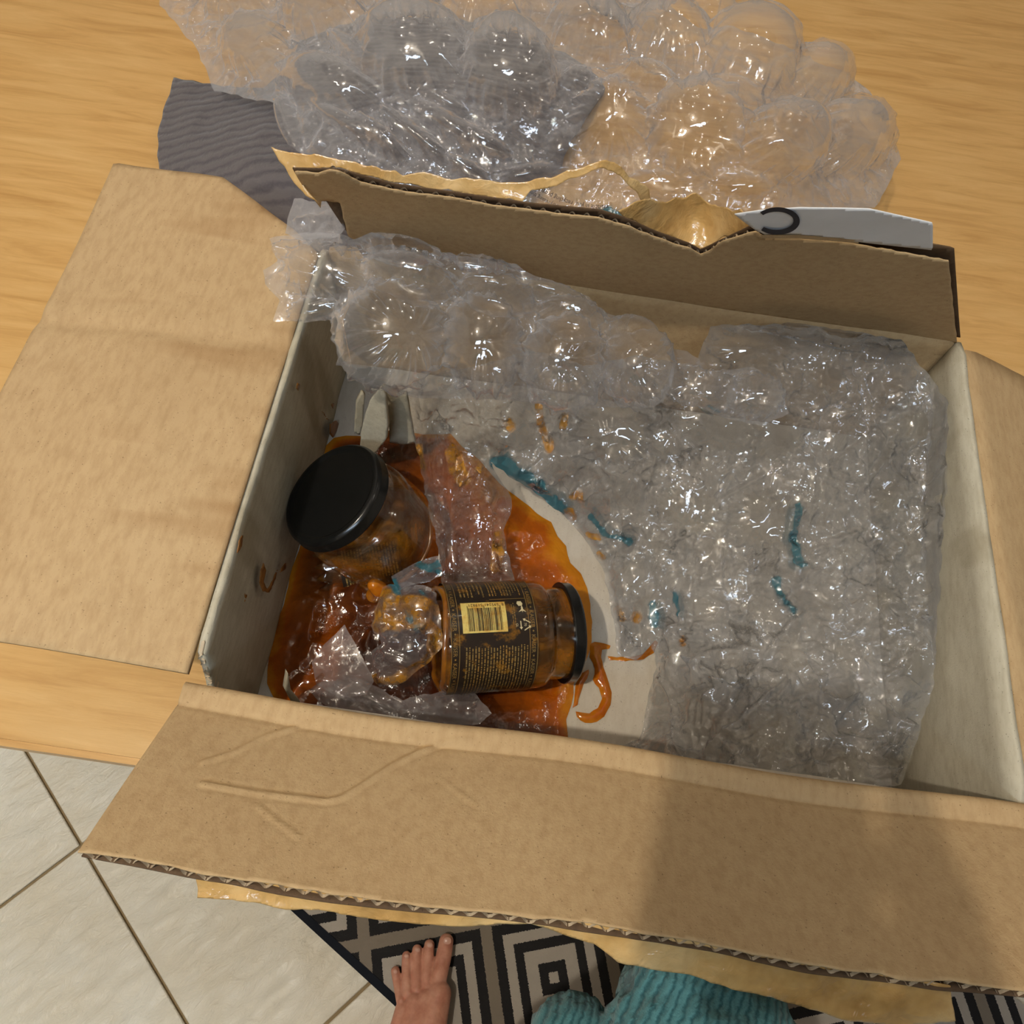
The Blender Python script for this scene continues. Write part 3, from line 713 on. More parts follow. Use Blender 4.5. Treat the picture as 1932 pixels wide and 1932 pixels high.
# the base shard of that jar, label still on
sh = thing('glass_shard', 'curved dark shard of jar base with label print below the leaning jar', 'shard')
sc_ = P(682, 1062, ZB+.005)
sd = P(790, 1040, ZB+.012)-P(600, 1075, ZB+.012); sd /= np.linalg.norm(sd)
sh.matrix_world = axis_matrix(sc_-sd*.020-np.array([0, -.012, .020]), sd, (0, -.6, .8))
v, f = strip(-.010, .052, -36, 40, .0335, 24, 40)
v = v.reshape(24, 40, 3); v[0, :, 0] += .004*np.sin(np.arange(40)*.9); v[-1, :, 0] -= .010*np.abs(np.sin(np.arange(40)*.23)); v = v.reshape(-1, 3)
o = mesh('glass_body', v, f, MAT['glass'], sh, True, {'sauce': np.zeros(len(v))})
m = o.modifiers.new('t', 'SOLIDIFY'); m.thickness = .002
v, f = strip(.002, .042, -30, 24, .0340, 2, 30); sl = mesh('paper_label', v, f, MAT['label'], sh)
fp = MB(); fine_print(fp, .004, .018, -26, 20, 7, .0013, .03425, 8); fine_print(fp, .022, .040, -26, 12, 9, .0013, .03425, 9); fp.build('fine_print', MAT['gold'], sl)

# ------------------------------------------------------------------ sauce
ZS = ZB+.0005
s_px = [(500, 1190), (514, 1120), (524, 1050), (532, 960), (560, 905), (588, 860), (600, 838), (630, 826), (652, 822), (690, 824), (735, 812), (772, 815), (800, 820), (850, 818), (880, 850), (905, 868), (930, 898), (958, 925), (985, 945), (1012, 968), (1040, 985), (1052, 1012), (1068, 1030), (1076, 1062), (1096, 1082), (1108, 1110), (1114, 1140), (1116, 1190), (1112, 1230), (1098, 1262), (1082, 1290), (1078, 1330), (1068, 1358), (1072, 1392), (1050, 1450), (940, 1450), (760, 1420), (600, 1380), (530, 1340), (504, 1290), (498, 1240)]
sw = P(np.array([p[0] for p in s_px]), np.array([p[1] for p in s_px]), ZS)[:, :2]
sw[:, 0] = np.maximum(sw[:, 0], XL-.0022); sw[:, 1] = np.clip(sw[:, 1], YF+.0012, YB-.004)
s_poly = rough_poly([tuple(p) for p in sw], .006, .0009, 3)
thick_f = rbf([(560, 1130, .58), (620, 1200, .60), (690, 1180, .92), (540, 1270, .5), (760, 830, .92), (640, 850, .75), (880, 870, .30), (960, 960, .25), (1000, 1060, .40), (1075, 1090, .05), (1050, 1000, .35), (1010, 1310, .38), (940, 1350, .78), (1070, 1290, .15), (1040, 1230, .85), (1030, 1380, .7), (870, 1000, .35), (590, 1040, .9), (1105, 1150, .1)])
def sauce_sheet(name, poly, step, hmax, seed, parent=None, edge=.012, zoff=0.):
    x, y, q, be = poly_grid(poly, step); d, _, _ = seg_near(x, y, poly)
    p3 = np.stack([x, y, 0*x], -1); pq = Q(np.stack([x, y, 0*x+ZS], -1))
    left = smooth(840, 640, pq[:, 0])
    h = hmax*np.sqrt(smooth(0, edge, d)+1e-6)*(1+.35*fbm(p3, 45, 3, seed))+smooth(0, .02, d)*(left*.0026*np.maximum(0, ridged(p3, 38, 3, seed+3)-.15)+.0003*ridged(p3, 90, 2, seed+5))
    h = np.maximum(h, .00005)
    t = np.clip(thick_f(pq[:, 0], pq[:, 1]), 0, 1)*smooth(-.002, .014, d)
    if parent: t = .12+.25*smooth(0, .008, d)
    return mesh(name, np.stack([x, y, ZS+zoff+h], -1), q, MAT['sauce'], parent, True, {'thick': t})
pud = sauce_sheet('sauce_puddle', s_poly, .0016, .0032, 2)
tag(pud, 'glossy orange brown curry sauce spilled over the white carton bottom', 'sauce')
def px_floor(poly, z=ZS): return [tuple(p) for p in P(np.array([a[0] for a in poly]), np.array([a[1] for a in poly]), z)[:, :2]]
for k, pl in enumerate([[(1111, 1216), (1122, 1211), (1140, 1214), (1152, 1218), (1150, 1224), (1136, 1226), (1134, 1240), (1138, 1258), (1146, 1280), (1154, 1306), (1152, 1330), (1140, 1352), (1126, 1362), (1104, 1364), (1088, 1352), (1086, 1342), (1112, 1346), (1128, 1336), (1136, 1318), (1130, 1298), (1118, 1282), (1122, 1262), (1112, 1240)],
                        [(1086, 1290), (1098, 1270), (1112, 1262), (1108, 1280), (1098, 1300), (1090, 1330), (1080, 1336)],
                        [(1146, 1238), (1190, 1240), (1212, 1234), (1236, 1208), (1242, 1212), (1234, 1232), (1214, 1244), (1180, 1248), (1150, 1246)]]):
    sauce_sheet('sauce_splash', rough_poly(px_floor(pl), .003, .0006, k), .0009, .0016, 30+k, pud, .004)
drop = blob('sauce_drop', [(tuple(P(706, 1104, ZB+.026)), .0045, tuple(P(716, 1112, ZB+.022)), .0055), (tuple(P(716, 1112, ZB+.022)), .005, tuple(P(706, 1122, ZB+.008)), .0055)], .0008, MAT['sauce'], None, 4)
at = drop.data.attributes.new('thick', 'FLOAT', 'POINT'); at.data.foreach_set('value', [.12]*len(drop.data.vertices)); drop.parent = pud

# ------------------------------------------------------------------ grey knitted towel behind the carton
def flap_limit(px, py, gap):   # depth along the ray at the back flap's face
    d = ray(px, py); o_ = bo+bn*gap; return ((o_-Cv)@bn)/(d@bn)
tw = [(330, 150), (420, 168), (500, 172), (545, 130), (566, 84), (640, 52), (760, 36), (868, 40), (980, 70), (1065, 104), (1128, 150), (1142, 172), (1118, 205), (1094, 245), (1078, 262), (1058, 318), (1010, 362), (960, 392), (860, 440), (700, 470), (560, 480), (400, 470), (310, 400), (300, 260)]
tz = rbf([(430, 250, T+.030), (480, 300, T+.045), (540, 420, T+.03), (600, 200, T+.045), (760, 120, T+.04), (900, 200, T+.05), (1100, 180, T+.012), (1060, 330, T+.012), (560, 90, T+.012), (800, 45, T+.010), (340, 200, T+.012), (320, 400, T+.012), (700, 420, T+.03), (960, 390, T+.012), (500, 470, T+.02)])
def towel_map(a, b):
    p = P(a, b, T+.03); z = tz(a, b)+.002*ridged(p*np.array([1, .45, 1]), 16, 2, 5)*smooth(0, 60, seg_near(a, b, tw)[0])+.002*noise(p, 60, 8)
    return P(a, b, np.maximum(z, T+.006))
o = slab('knitted_towel', rough_poly(tw, 16, 2.5, 6), 5, towel_map, .005, MAT['towel'])
tag(o, 'dark grey ribbed knit towel lying on the oak table behind the carton', 'towel')

# ------------------------------------------------------------------ clear air cushion films
def film(name, poly, ctrl, bubbles, step, mat, label, cat='packaging', seed=0, crink=.0022, inflate=.35, rough=3., limit=None, teal=(), sauce=(), gap=.0012, flat=(), layers=2, parent=None, fine=1., folds=(), thin=0):
    """two sheets of film welded along their outline; bubbles = (x, y, rx, ry, turn, height)"""
    pl = rough_poly(poly, 12, rough, seed); fz = rbf(ctrl)
    x, y, q, be = poly_grid(pl, step); z = fz(x, y)
    d = ray(x, y); t = (z-CAMH)/d[:, 2]
    if limit is not None: t = np.minimum(t, limit(x, y, d))
    base = Cv+d*t[:, None]; n = vnormals(base, q)
    if n[:, 2].mean() < 0: n = -n; q = q[:, ::-1]
    de, _, _ = seg_near(x, y, pl); e = smooth(0, 26, de)
    bh = np.zeros(len(x)); rim = np.zeros(len(x))
    r_ = np.random.RandomState(seed+5)
    for (cx, cy, rx, ry, an, h) in bubbles:
        c, s = cos(radians(an)), sin(radians(an)); dx, dy = x-cx, y-cy
        u = (dx*c+dy*s)/rx; v = (-dx*s+dy*c)/ry; qq = np.hypot(u, v); ph = np.arctan2(v, u)
        k = r_.randint(9, 15); wr = .07*np.sin(k*ph+r_.uniform(0, 6))+.05*np.sin((k*2+1)*ph+r_.uniform(0, 6))
        qe = qq*(1+wr*smooth(.45, 1., qq)); f = h*np.clip(1-qe*qe, 0, 1)**.62
        bh = np.maximum(bh, f); rim = np.maximum(rim, np.exp(-((qq-1)/.22)**2))
    inb = smooth(0, .004, bh); cr = (1-.9*inb)*(1+.0*e)
    p2 = base*np.array([1, 1, .6])
    wrk = ridged(p2+fbm(p2, 25, 2, seed+40)[:, None]*.012, 42, 3, seed+1)-.35; wr2 = ridged(p2, 130, 2, seed+2)-.3
    crease = np.clip(cr*.9+rim*.45, 0, 1)
    for (cx, cy, rr) in flat: crease = crease*(1-.8*np.exp(-((x-cx)**2+(y-cy)**2)/rr**2))
    line = np.zeros(len(x))
    for (x0, y0, x1, y1, hh) in folds:
        m = np.nonzero((x > min(x0, x1)-16) & (x < max(x0, x1)+16) & (y > min(y0, y1)-16) & (y < max(y0, y1)+16))[0]
        if not len(m): continue
        dx, dy = x1-x0, y1-y0; L2 = dx*dx+dy*dy+1e-9; tt = np.clip(((x[m]-x0)*dx+(y[m]-y0)*dy)/L2, 0, 1)
        dd = np.hypot(x[m]-x0-tt*dx, y[m]-y0-tt*dy); line[m] += hh*np.clip(1-dd/7., 0, 1)*(1-tt)**.5
    crease = np.clip(crease+np.abs(line)*120, 0, 1)
    low = line*(1-.75*inb)+crink*(wrk*(.35+.65*cr)*(1-.72*inb)+.28*fine*wr2*cr)+crink*.05*inb*noise(p2, 45, seed+3)
    at = {'crease': crease, 'printed': 0*x, 'sauce': 0*x, 'thin': smooth(thin+60, thin, x) if thin else 0*x}
    wob = 1+.35*fbm(p2, 120, 2, seed+9)
    for pts, wd in teal: at['printed'] = np.maximum(at['printed'], smooth(wd, wd*.7, seg_near(x, y, pts, False)[0]*wob+wd*.25*np.abs(noise(p2, 300, 4))))
    for pts, wd in sauce: at['sauce'] = np.maximum(at['sauce'], smooth(wd, wd*.7, seg_near(x, y, pts, False)[0]*wob))
    top = base+n*(bh+low*e)[:, None]
    bot = base-n*((inflate*bh+gap*e)+.6*crink*e*(ridged(p2, 55, 2, seed+7)-.3)*(1-.5*inb))[:, None]
    N = len(top); V = top if layers == 1 else np.concatenate([top, bot]); F = [tuple(a) for a in q]
    if layers == 2: F += [tuple(a[::-1]+N) for a in q]; at = {k: np.concatenate([a, a*{'sauce': 0, 'thin': 1}.get(k, .6)]) for k, a in at.items()}
    o = mesh(name, V, F, mat, parent, True, at)
    if label: tag(o, label, cat)
    return o, fz

def lim_inside(x, y, d):
    """stay inside the carton: in front of its back wall and of the leaning back flap"""
    t1 = (YB-.012)/d[:, 1]; z1 = CAMH+d[:, 2]*t1
    o_ = bo-bn*.012; t2 = ((o_-Cv)@bn)/(d@bn)
    t = np.where(z1 < ZR, t1, t2)
    with np.errstate(divide='ignore'):
        tx = np.where(d[:, 0] > 1e-6, (XR-.006)/np.maximum(d[:, 0], 1e-6), 9)
    zx = CAMH+d[:, 2]*tx
    return np.where((zx < ZR), np.minimum(t, tx), t)
def stars(poly, n, seed, lmin=22, lmax=70, h=.0022, pts=()):
    q = np.random.RandomState(seed); a = np.array(poly); out = []; c = list(pts)
    while len(c) < n+len(pts):
        p = q.uniform(a.min(0), a.max(0))
        if in_poly(p[:1], p[1:], poly)[0]: c.append(tuple(p))
    for (x0, y0) in c:
        a0 = q.uniform(0, 6.3)
        for k in range(q.randint(3, 8)):
            an = a0+k*q.uniform(.5, 1.3); L = q.uniform(lmin, lmax); out.append((x0, y0, x0+L*cos(an), y0+L*sin(an), h*q.uniform(.4, 1.)*q.choice([-1, 1])))
    return out
def scatter(poly, sp, r, h, seed, skip=()):
    q = np.random.RandomState(seed); a = np.array(poly); out = []
    for j, yy in enumerate(np.arange(a[:, 1].min(), a[:, 1].max(), sp*.87)):
        for xx in np.arange(a[:, 0].min(), a[:, 0].max(), sp):
            px, py = xx+(j % 2)*sp/2+q.uniform(-.16, .16)*sp, yy+q.uniform(-.16, .16)*sp
            if in_poly(np.array([px]), np.array([py]), poly)[0] and all(hypot(px-s[0], py-s[1]) > s[2] for s in skip):
                out.append((px, py, r*q.uniform(.75, 1.15), r*q.uniform(.6, 1.), q.uniform(0, 180), h*q.uniform(.5, 1.2)))
    return out

# the big sheet heaped behind the carton
pa = [(300, -90), (1238, -90), (1264, 4), (1320, 42), (1388, 42), (1448, 60), (1509, 92), (1590, 128), (1670, 200), (1700, 300), (1650, 392), (1509, 402), (1390, 418), (1250, 424), (1130, 414), (1000, 404), (900, 380), (760, 350), (620, 322), (556, 282), (534, 240), (520, 196), (436, 178), (404, 172), (370, 90), (330, 40), (300, 10)]
ba_gain = 1.75
ca = [(300, -80, .76), (430, 170, .765), (600, 20, .80), (760, 100, .845), (960, 150, .855), (1100, 60, .85), (1260, 60, .85), (1420, 110, .855), (1600, 150, .80), (1150, 220, .84), (1310, 240, .85), (1480, 270, .845), (1680, 300, .78), (620, 180, .825), (560, 280, .80), (760, 250, .825), (900, 300, .825), (1100, 340, .815), (1300, 390, .815), (1509, 400, .815), (1000, -80, .80), (1230, -80, .80), (700, 340, .81)]
ba = [(787, 112, 112, 78, 10, .020), (958, 146, 92, 78, 20, .021), (1112, 72, 84, 48, 15, .017), (1262, 82, 82, 56, 15, .017), (1412, 112, 92, 70, 25, .019), (1150, 226, 76, 72, 0, .015), (1312, 246, 96, 86, 0, .019), (1474, 272, 76, 72, 0, .017), (625, 168, 96, 46, 15, .014), (612, 28, 82, 50, 0, .015), (905, 22, 88, 42, 0, .014), (1050, 4, 70, 40, 0, .012), (1010, 30, 50, 26, 30, .01), (1330, 28, 80, 40, 20, .012), (1440, 60, 80, 34, 20, .012), (1530, 150, 70, 60, 0, .015), (1600, 260, 76, 70, 0, .016), (480, 90, 66, 60, 20, .012), (450, 0, 70, 50, 0, .012), (740, -30, 90, 48, 0, .012), (1150, -30, 80, 40, 0, .012),
      (684, 118, 90, 20, 38, .009), (742, 150, 92, 20, 38, .010), (716, 262, 70, 24, 40, .010), (782, 256, 84, 22, 38, .010), (846, 236, 92, 24, 32, .011), (905, 262, 70, 20, 30, .009), (655, 236, 82, 18, 34, .009), (820, 186, 70, 18, 26, .008), (548, 240, 16, 62, -18, .007), (880, 320, 50, 20, 30, .008), (500, 120, 46, 30, 0, .008), (1000, 330, 60, 24, -10, .007), (1090, 150, 30, 24, 0, .005), (1060, 280, 30, 40, 20, .006), (1230, 150, 60, 22, 20, .008), (1380, 180, 60, 22, 20, .008), (1240, 345, 60, 26, 0, .006), (1400, 350, 60, 26, 0, .006)]
def lim_behind(x, y, d): return np.full(len(x), 9.)
seams_a = [(870, 112), (860, 190), (1050, 150), (1060, 90), (1170, 60), (1190, 110), (1330, 90), (1340, 150), (1225, 210), (1222, 280), (1400, 230), (1395, 310), (1240, 320), (1070, 250), (700, 60), (560, 90), (520, 150), (640, 230), (740, 210), (830, 210), (690, 300), (880, 290), (960, 240), (1000, 300), (1120, 300), (1330, 350), (1460, 360), (1480, 200), (960, 60), (820, 30)]
fa, fza = film('air_cushion_sheet', pa, ca, [(a, b, c, d, e, h*ba_gain) for a, b, c, d, e, h in ba], 3.2, MAT['film'], 'large clear bubble sheet heaped on the oak table behind the carton', seed=2, crink=.0030, inflate=.2, gap=.003, folds=stars(pa, 26, 12, 18, 50, .0024, seams_a), teal=[([(1120, 408), (1150, 398), (1168, 412)], 12), ([(886, 348), (902, 352)], 7)])

# lettering printed on that sheet, seen upside down through the gap above the flap
def film_text(txt, size, start, end, sag):
    cu = text_mesh(txt, 1.0); v = cu[0]; W = v[:, 0].max(); u = v[:, 0]/W
    ax, ay = start; bx, by = end; L = hypot(bx-ax, by-ay)
    cx = ax+(bx-ax)*u; cy = ay+(by-ay)*u+sag*4*u*(1-u)
    tx = (bx-ax); ty = (by-ay)+sag*4*(1-2*u); l = np.hypot(tx, ty); nx, ny = ty/l, -tx/l      # letter tops
    px = cx+nx*v[:, 1]*size; py = cy+ny*v[:, 1]*size
    z = fza(px, py)
    return mesh('film_lettering', P(px, py, z+.024), cu[1], MAT['ink'], fa, False)
film_text('available in your recycling program', 13, (1148, 386), (1010, 348), 12)
film_text('please try reusing then', 11, (1070, 392), (1000, 358), 3)

# the crumpled sheet lying deflated in the right part of the carton, with a tail hanging between the jars
pc = [(768, 742), (775, 800), (786, 850), (800, 905), (808, 960), (822, 1010), (826, 1060), (832, 1098), (900, 1102), (972, 1096), (956, 1040), (950, 1000), (966, 955), (958, 925), (938, 896), (926, 870), (960, 900), (1012, 932), (1060, 965), (1098, 1010), (1132, 1062), (1146, 1110), (1158, 1170), (1166, 1236), (1200, 1246), (1232, 1212), (1240, 1260), (1226, 1300), (1216, 1350), (1205, 1395), (1160, 1412), (1130, 1424), (1200, 1440), (1300, 1464), (1420, 1478), (1509, 1484), (1600, 1492), (1700, 1480), (1760, 1300), (1780, 1000), (1790, 760), (1700, 640), (1509, 612), (1400, 612), (1340, 616), (1322, 660), (1310, 690), (1200, 670), (1100, 690), (1000, 660), (900, 690), (840, 700), (800, 716)]
cc = [(770, 742, .835), (820, 900, .785), (840, 1080, .752), (950, 1090, .752), (940, 920, .778), (860, 760, .83), (960, 800, .815), (1100, 780, .82), (1250, 760, .825), (1350, 640, .84), (1509, 640, .84), (1509, 760, .825), (1100, 900, .79), (1050, 960, .760), (1140, 1090, .745), (1165, 1220, .740), (1225, 1290, .742), (1215, 1400, .745), (1300, 1100, .775), (1250, 950, .79), (1400, 950, .80), (1509, 1000, .795), (1420, 1200, .785), (1300, 1300, .77), (1509, 1300, .795), (1400, 1430, .80), (1300, 1450, .785), (1150, 1418, .745), (1509, 1470, .81), (1700, 700, .83), (1750, 1000, .80), (1700, 1400, .80)]
skc = [(1160, 800, 90), (860, 980, 150)]
bc_ = scatter(pc, 120, 46, .0030, 4, skc)+[(1160, 812, 74, 62, 20, .013), (1220, 1170, 34, 60, 10, .007), (1190, 1090, 30, 46, 20, .006), (1440, 980, 70, 60, 0, .009), (1350, 800, 90, 50, 20, .008), (1460, 820, 60, 50, 0, .008), (1300, 960, 70, 46, 20, .007), (1420, 660, 80, 36, 0, .008), (810, 850, 16, 66, -4, .006), (850, 900, 16, 80, -4, .006), (905, 990, 26, 60, 0, .006), (850, 1040, 14, 50, 0, .005), (1455, 1380, 60, 50, 0, .008)]
long_c = [(1480, 1290, 1330, 1420, .004), (1330, 1420, 1480, 1290, .003), (1500, 1160, 1400, 1300, .004), (1250, 1260, 1290, 1440, .004), (1290, 1440, 1262, 1300, .003), (1320, 1250, 1310, 1420, -.003), (1400, 940, 1300, 1120, .003), (1160, 1100, 1190, 1240, .003), (1060, 960, 1150, 1110, .0035), (820, 1060, 786, 800, .003), (860, 1090, 838, 800, .003), (900, 1090, 880, 900, -.003), (940, 1090, 920, 930, .003), (845, 1000, 800, 780, -.003), (1240, 780, 1330, 900, .003), (1100, 860, 1240, 930, .002)]
fc, fzc = film('air_cushion_sheet', pc, cc, bc_, 2.6, MAT['film_crumpled'], 'crumpled deflated bubble sheet filling the carton beside the lying jar', seed=11, crink=.0036, inflate=.3, gap=.004, limit=lim_inside, thin=930, folds=stars(pc, 210, 5, 16, 64, .0042)+long_c,
    teal=[([(935, 872), (968, 884), (1010, 916), (1058, 956)], 20), ([(1118, 972), (1146, 1004), (1190, 1020)], 7), ([(1502, 960), (1494, 1010), (1504, 1060)], 13), ([(1462, 1098), (1474, 1122), (1500, 1150)], 10), ([(1238, 1140), (1240, 1180)], 9), ([(1276, 1120), (1280, 1160)], 6), ([(1330, 770), (1350, 780)], 5)],
    sauce=[([(959, 794), (962, 799)], 13), ([(1016, 764), (1018, 795), (1030, 826), (1038, 838)], 10), ([(1068, 782), (1062, 808)], 8), ([(902, 878), (906, 884)], 8), ([(1082, 928), (1100, 934)], 9), ([(1074, 962), (1080, 975)], 10), ([(1112, 1008), (1132, 1012)], 6), ([(1134, 1044), (1140, 1050)], 8), ([(1284, 1208), (1288, 1214)], 6), ([(1176, 1170), (1168, 1148)], 5), ([(788, 845), (796, 880)], 7), ([(940, 1010), (935, 1070)], 12), ([(852, 850), (875, 900)], 14), ([(1206, 1164), (1208, 1166)], 11)])

# the roll of plump bubbles lying across the carton rim
pb = [(508, 450), (560, 441), (640, 440), (668, 452), (700, 438), (745, 452), (800, 470), (850, 476), (880, 489), (930, 488), (975, 498), (1000, 516), (1060, 537), (1112, 560), (1126, 585), (1190, 602), (1225, 642), (1260, 655), (1296, 662), (1318, 676), (1330, 700), (1420, 692), (1474, 724), (1488, 780), (1440, 804), (1370, 790), (1310, 766), (1250, 752), (1200, 766), (1130, 770), (1050, 760), (960, 756), (880, 752), (800, 752), (765, 745), (720, 722), (690, 708), (655, 692), (638, 660), (628, 622), (622, 604), (560, 606), (514, 607), (528, 566), (500, 536), (496, 510), (524, 492)]
cb = [(508, 450, .875), (640, 440, .89), (800, 470, .893), (1000, 520, .89), (1120, 560, .883), (1230, 645, .87), (1320, 690, .862), (1420, 695, .86), (1480, 780, .85), (515, 605, .862), (570, 530, .872), (640, 640, .862), (745, 640, .878), (910, 650, .878), (1060, 680, .875), (1200, 695, .87), (1310, 730, .862), (660, 692, .850), (800, 752, .846), (960, 756, .845), (1130, 768, .845), (1250, 752, .847), (760, 550, .888), (930, 570, .886), (1075, 600, .88)]
bb = [(742, 632, 98, 98, 0, .029), (910, 647, 76, 90, -8, .026), (1062, 682, 78, 84, -8, .026), (1198, 692, 66, 70, -8, .022), (1302, 728, 42, 36, 0, .008), (1350, 738, 46, 38, 0, .008), (1425, 748, 54, 44, 0, .012), (772, 528, 92, 40, 14, .020), (618, 515, 84, 58, 8, .019), (596, 584, 54, 26, -15, .010), (936, 556, 74, 36, 16, .019), (1078, 600, 66, 36, 18, .018), (1190, 636, 50, 34, 25, .015), (760, 474, 74, 20, 10, .009), (905, 512, 80, 22, 10, .010), (1050, 556, 62, 20, 20, .009), (650, 590, 20, 60, 15, .006), (560, 470, 50, 18, 0, .006)]
fb, fzb = film('air_cushion_roll', pb, cb, bb, 2.8, MAT['film'], 'roll of plump clear bubbles lying across the carton on its left flap', seed=21, crink=.0024, inflate=.75, folds=stars(pb, 16, 8, 16, 44, .0022, [(836, 590), (835, 690), (982, 610), (985, 700), (1130, 650), (1132, 720), (1262, 690), (1258, 740), (850, 560), (1000, 570), (1130, 610), (690, 490), (840, 500), (980, 530), (640, 560), (700, 715), (800, 735), (950, 745), (1100, 760), (1380, 750), (560, 540)]), limit=lambda x, y, d: np.where((x < 640), 9., lim_inside(x, y, d)), flat=[(742, 632, 80)], rough=2.2)

# loose scraps
film('film_scrap', [(555, 374), (612, 380), (640, 382), (652, 430), (640, 446), (560, 452), (538, 440)], [(540, 400, .870), (640, 390, .885), (645, 440, .885), (540, 445, .872), (590, 420, .880)], [], 3, MAT['film'], 'small clear film flap sticking up between left flap and back flap', 'packaging', 31, crink=.003, layers=2, limit=lambda x, y, d: np.full(len(x), 9.))
film('film_scrap', [(588, 1250), (606, 1222), (650, 1178), (662, 1200), (684, 1240), (706, 1285), (690, 1310), (640, 1318), (596, 1290)], [(588, 1250, .762), (650, 1180, .770), (706, 1285, .764), (600, 1300, .758), (650, 1250, .768)], [], 3, MAT['film_flat'], 'pale square cornered film piece standing out of the sauce near left', 'packaging', 32, crink=.0012, gap=.002, rough=1.)
film('film_scrap', [(584, 1302), (606, 1286), (690, 1284), (760, 1322), (840, 1300), (876, 1290), (900, 1312), (928, 1346), (905, 1366), (850, 1366), (760, 1376), (690, 1362), (640, 1346), (596, 1318)], [(590, 1305, .757), (700, 1290, .770), (760, 1350, .774), (870, 1295, .765), (925, 1345, .757), (640, 1345, .766), (840, 1370, .768)], [(690, 1310, 60, 24, 30, .006), (860, 1330, 40, 20, -10, .005)], 3, MAT['film_flat'], 'long clear film piece tucked along the near carton wall', 'packaging', 33, crink=.0030, gap=.003)
film('film_scrap', [(722, 1108), (760, 1098), (800, 1104), (824, 1120), (832, 1180), (836, 1220), (812, 1248), (770, 1282), (716, 1296), (690, 1262), (688, 1238), (720, 1215), (700, 1180), (712, 1140)], [(725, 1110, .762), (800, 1105, .775), (830, 1200, .772), (716, 1290, .752), (700, 1190, .758), (770, 1200, .776)], [(770, 1225, 50, 36, -20, .009), (745, 1275, 32, 22, 0, .008), (790, 1140, 36, 26, 0, .006)], 2.8, MAT['film_scrap'], 'sauce smeared cushion scrap at the open end of the lying jar', 'packaging', 34, crink=.0046, gap=.003,
    sauce=[([(720, 1120), (760, 1140), (800, 1138), (822, 1150)], 14), ([(716, 1160), (748, 1172), (790, 1166)], 22), ([(790, 1170), (822, 1196), (816, 1220)], 17), ([(705, 1282), (760, 1276), (806, 1240)], 12), ([(724, 1135), (718, 1180)], 18)],
    teal=[([(742, 1098), (750, 1118)], 9), ([(770, 1165), (788, 1182)], 10), ([(796, 1118), (802, 1124)], 6)])
film('film_scrap', [(738, 1088), (762, 1074), (800, 1056), (830, 1048), (834, 1086), (800, 1100), (768, 1106), (748, 1118)], [(740, 1090, .765), (800, 1058, .780), (832, 1085, .780), (760, 1108, .770)], [(800, 1078, 24, 16, 0, .005)], 2.4, MAT['film_scrap'], 'crinkled teal printed film bit wedged between the two jars', 'packaging', 35, crink=.0050, gap=.002, teal=[([(744, 1096), (752, 1112)], 8), ([(790, 1064), (812, 1074), (828, 1062)], 9), ([(826, 1078), (832, 1084)], 6)])

# ------------------------------------------------------------------ the photographer: bare left foot, teal robe, hand with phone
per = thing('person', 'person in a teal terry robe standing barefoot on the patterned rug, photographing', 'person', (0, -.25, 0))
Z0 = .012
def F(px, py, z): return tuple(P(px, py, z))
caps = []
def limb(*a):
    for i in range(0, len(a)-2, 2): caps.append((a[i], a[i+1], a[i+2], a[i+3]))
# toes: root, knuckle, tip
for tip, knu, root, r in (((842, 1776), (838, 1800), (826, 1856), .0108), ((810, 1783), (808, 1806), (806, 1862), .0078), ((787, 1792), (786, 1814), (788, 1866), .0074), ((767, 1804), (767, 1824), (770, 1872), .0070), ((746, 1832), (750, 1850), (757, 1888), .0066)):
    limb(F(*tip, Z0+r*.95), r*.92, F(*knu, Z0+r*1.25), r, F(*root, Z0+.021), r*1.02)
caps += [(F(828, 1876, Z0+.024), .0165, (-.014, -.235, .045), .026), (F(806, 1884, Z0+.024), .013, (-.022, -.235, .048), .028), (F(784, 1892, Z0+.023), .0125, (-.034, -.235, .042), .026), (F(762, 1906, Z0+.020), .012, (-.045, -.245, .034), .022),
         ((-.028, -.235, .046), .032, (-.026, -.300, .070), .036), ((-.028, -.295, .040), .030, (-.026, -.345, .036), .027), ((-.026, -.305, .080), .036, (-.020, -.335, .30), .050), ((-.020, -.335, .30), .050, (-.01, -.37, .48), .058)]
body = blob('body', caps, .0013, MAT['skin'], None, 3); put(body, per)
body['label'] = 'bare left foot with spread toes'
def nail(px, py, wx, wy, z, name='toe_nail'):
    a = np.linspace(0, 2*pi, 18, endpoint=False); x = px+wx*np.cos(a); y = py+wy*np.sin(a)
    c = P(px, py, z+.0012); v = [tuple(c)]+[tuple(p) for p in P(x, y, z-.0006)]
    o = mesh(name, v, [(0, 1+i, 1+(i+1) % 18) for i in range(18)], MAT['skin_nail']); o.parent = body; return o
for px, py, wx, wy, z in ((844, 1775, 7.5, 7, Z0+.0215), (811, 1783, 5.5, 5, Z0+.0168), (788, 1792, 5, 4.5, Z0+.0160), (767, 1804, 4.6, 4.2, Z0+.0152), (746, 1833, 4, 4, Z0+.0144)): nail(px, py, wx, wy, z)
def robe_bumps(v):
    return .0028*ridged(v*np.array([1, 1, .5]), 70, 3, 6)+.0012*noise(v, 260, 3)
B1, B2, B3 = F(1082, 1962, .56), F(1308, 1930, .60), F(1372, 1990, .62)
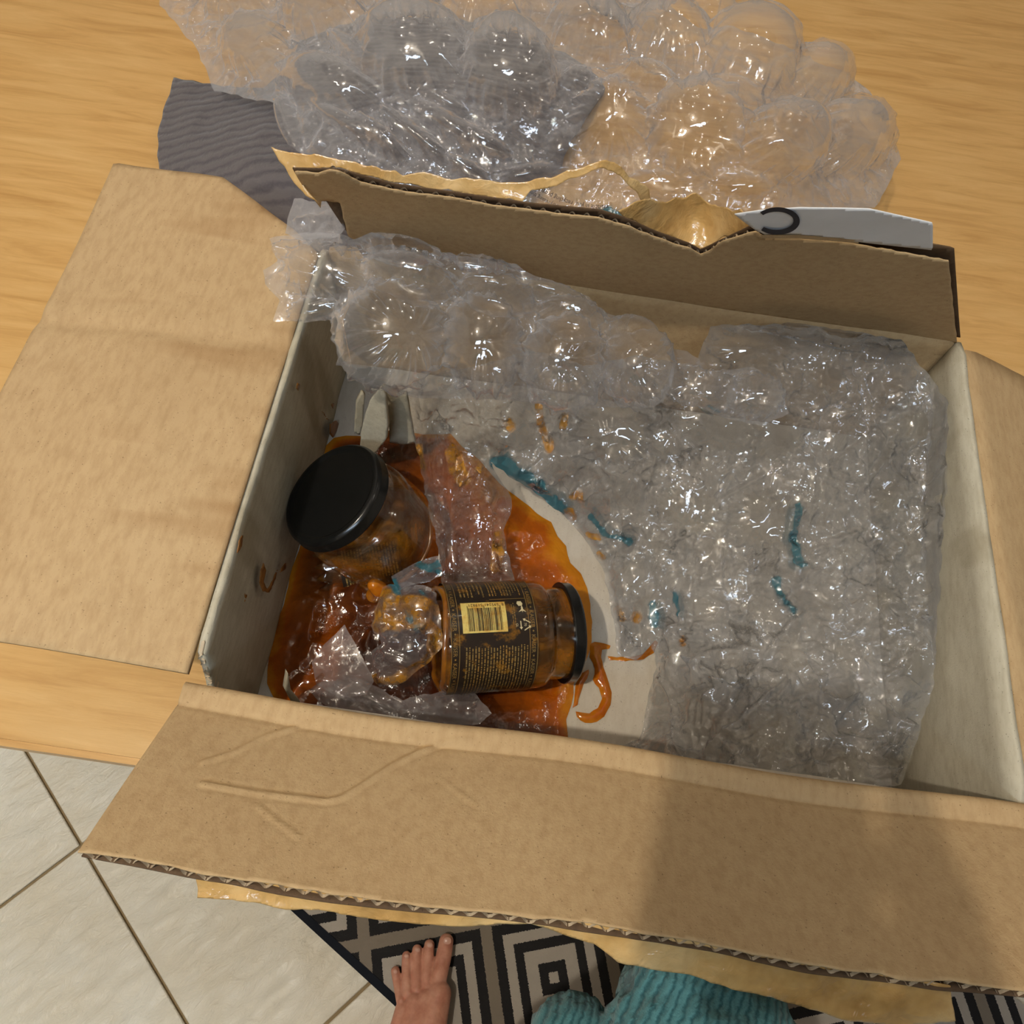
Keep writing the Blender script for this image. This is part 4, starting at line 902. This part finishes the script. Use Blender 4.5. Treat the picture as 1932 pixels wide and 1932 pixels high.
rc_ = [(B1, .0285, (.05, -.22, .60), .06), (F(1120, 2000, .50), .026, (.05, -.22, .45), .06), (F(1232, 1885, .55), .026, B2, .048), (F(1352, 1905, .60), .026, B2, .048), (B2, .050, B3, .048), (B2, .050, (.13, -.24, .58), .085), (B3, .05, (.16, -.26, .6), .085),
       ((.08, -.33, .34), .13, (.07, -.40, .85), .150), ((-.06, -.42, .40), .09, (-.02, -.42, .85), .135), ((.16, -.36, .36), .10, (.15, -.41, .85), .13), ((-.03, -.43, .85), .14, (-.05, -.44, 1.12), .14), ((.14, -.43, .85), .14, (.15, -.44, 1.12), .14), ((-.12, -.45, 1.18), .075, (.22, -.45, 1.18), .075), ((.05, -.45, 1.18), .09, (.05, -.46, 1.24), .06),
       ((.24, -.45, 1.16), .072, (.36, -.36, .98), .062), ((.36, -.36, .98), .062, (.17, -.20, 1.09), .048), ((-.15, -.45, 1.16), .072, (-.24, -.42, .95), .062), ((-.24, -.42, .95), .06, (-.16, -.36, .78), .055)]
robe = blob('robe', rc_, .005, MAT['robe'], None, 4, robe_bumps); put(robe, per); robe['label'] = 'teal terry dressing gown'
# phone held over the carton, its camera looking straight down the picture
ph = thing('mobile_phone', 'dark phone held over the carton in the photographer\'s hand', 'phone', tuple(Cv))
def cv(x, y, z): return Cv+Rv*x+Uv*y-Fv*z      # x right, y up along the phone, z behind the glass
m = MB(); c = [cv(x, y, z) for z in (.003, .011) for x, y in ((-.058, -.132), (.014, -.132), (.014, .014), (-.058, .014))]
m.add(c, [(3, 2, 1, 0), (4, 5, 6, 7)]+[(i, (i+1) % 4, 4+(i+1) % 4, 4+i) for i in range(4)])
o = m.build('phone_body', MAT['black_plastic']); bevel(o, .0022, 2); put(o, ph)
h = []
wr = (.150, -.165, 1.095)
pal = [cv(.030, -.070, .022), cv(.030, -.100, .024), cv(.034, -.120, .026)]
h += [(wr, .024, tuple(pal[2]), .022), (tuple(pal[0]), .014, tuple(pal[2]), .017), (tuple(cv(.030, -.055, .020)), .012, tuple(pal[1]), .017)]
hand = blob('hand', h+sum([[(tuple(cv(.030, y, .016)), .0085, tuple(cv(.016, y+.004, .0195-.001)), .0080), (tuple(cv(.016, y+.004, .0205)), .0080, tuple(cv(-.012+k*.004, y+.008, .0200)), .0068)] for k, y in enumerate((-.050, -.070, -.090, -.108))], [])
    +[(tuple(cv(.030, -.060, .020)), .0105, tuple(cv(.024, -.030, .016)), .0092), (tuple(cv(.024, -.030, .0165)), .0092, tuple(cv(.0235, -.004, .012)), .0078)], .0017, MAT['skin'], None, 3); put(hand, per)
hand['label'] = 'right hand closed around the phone'
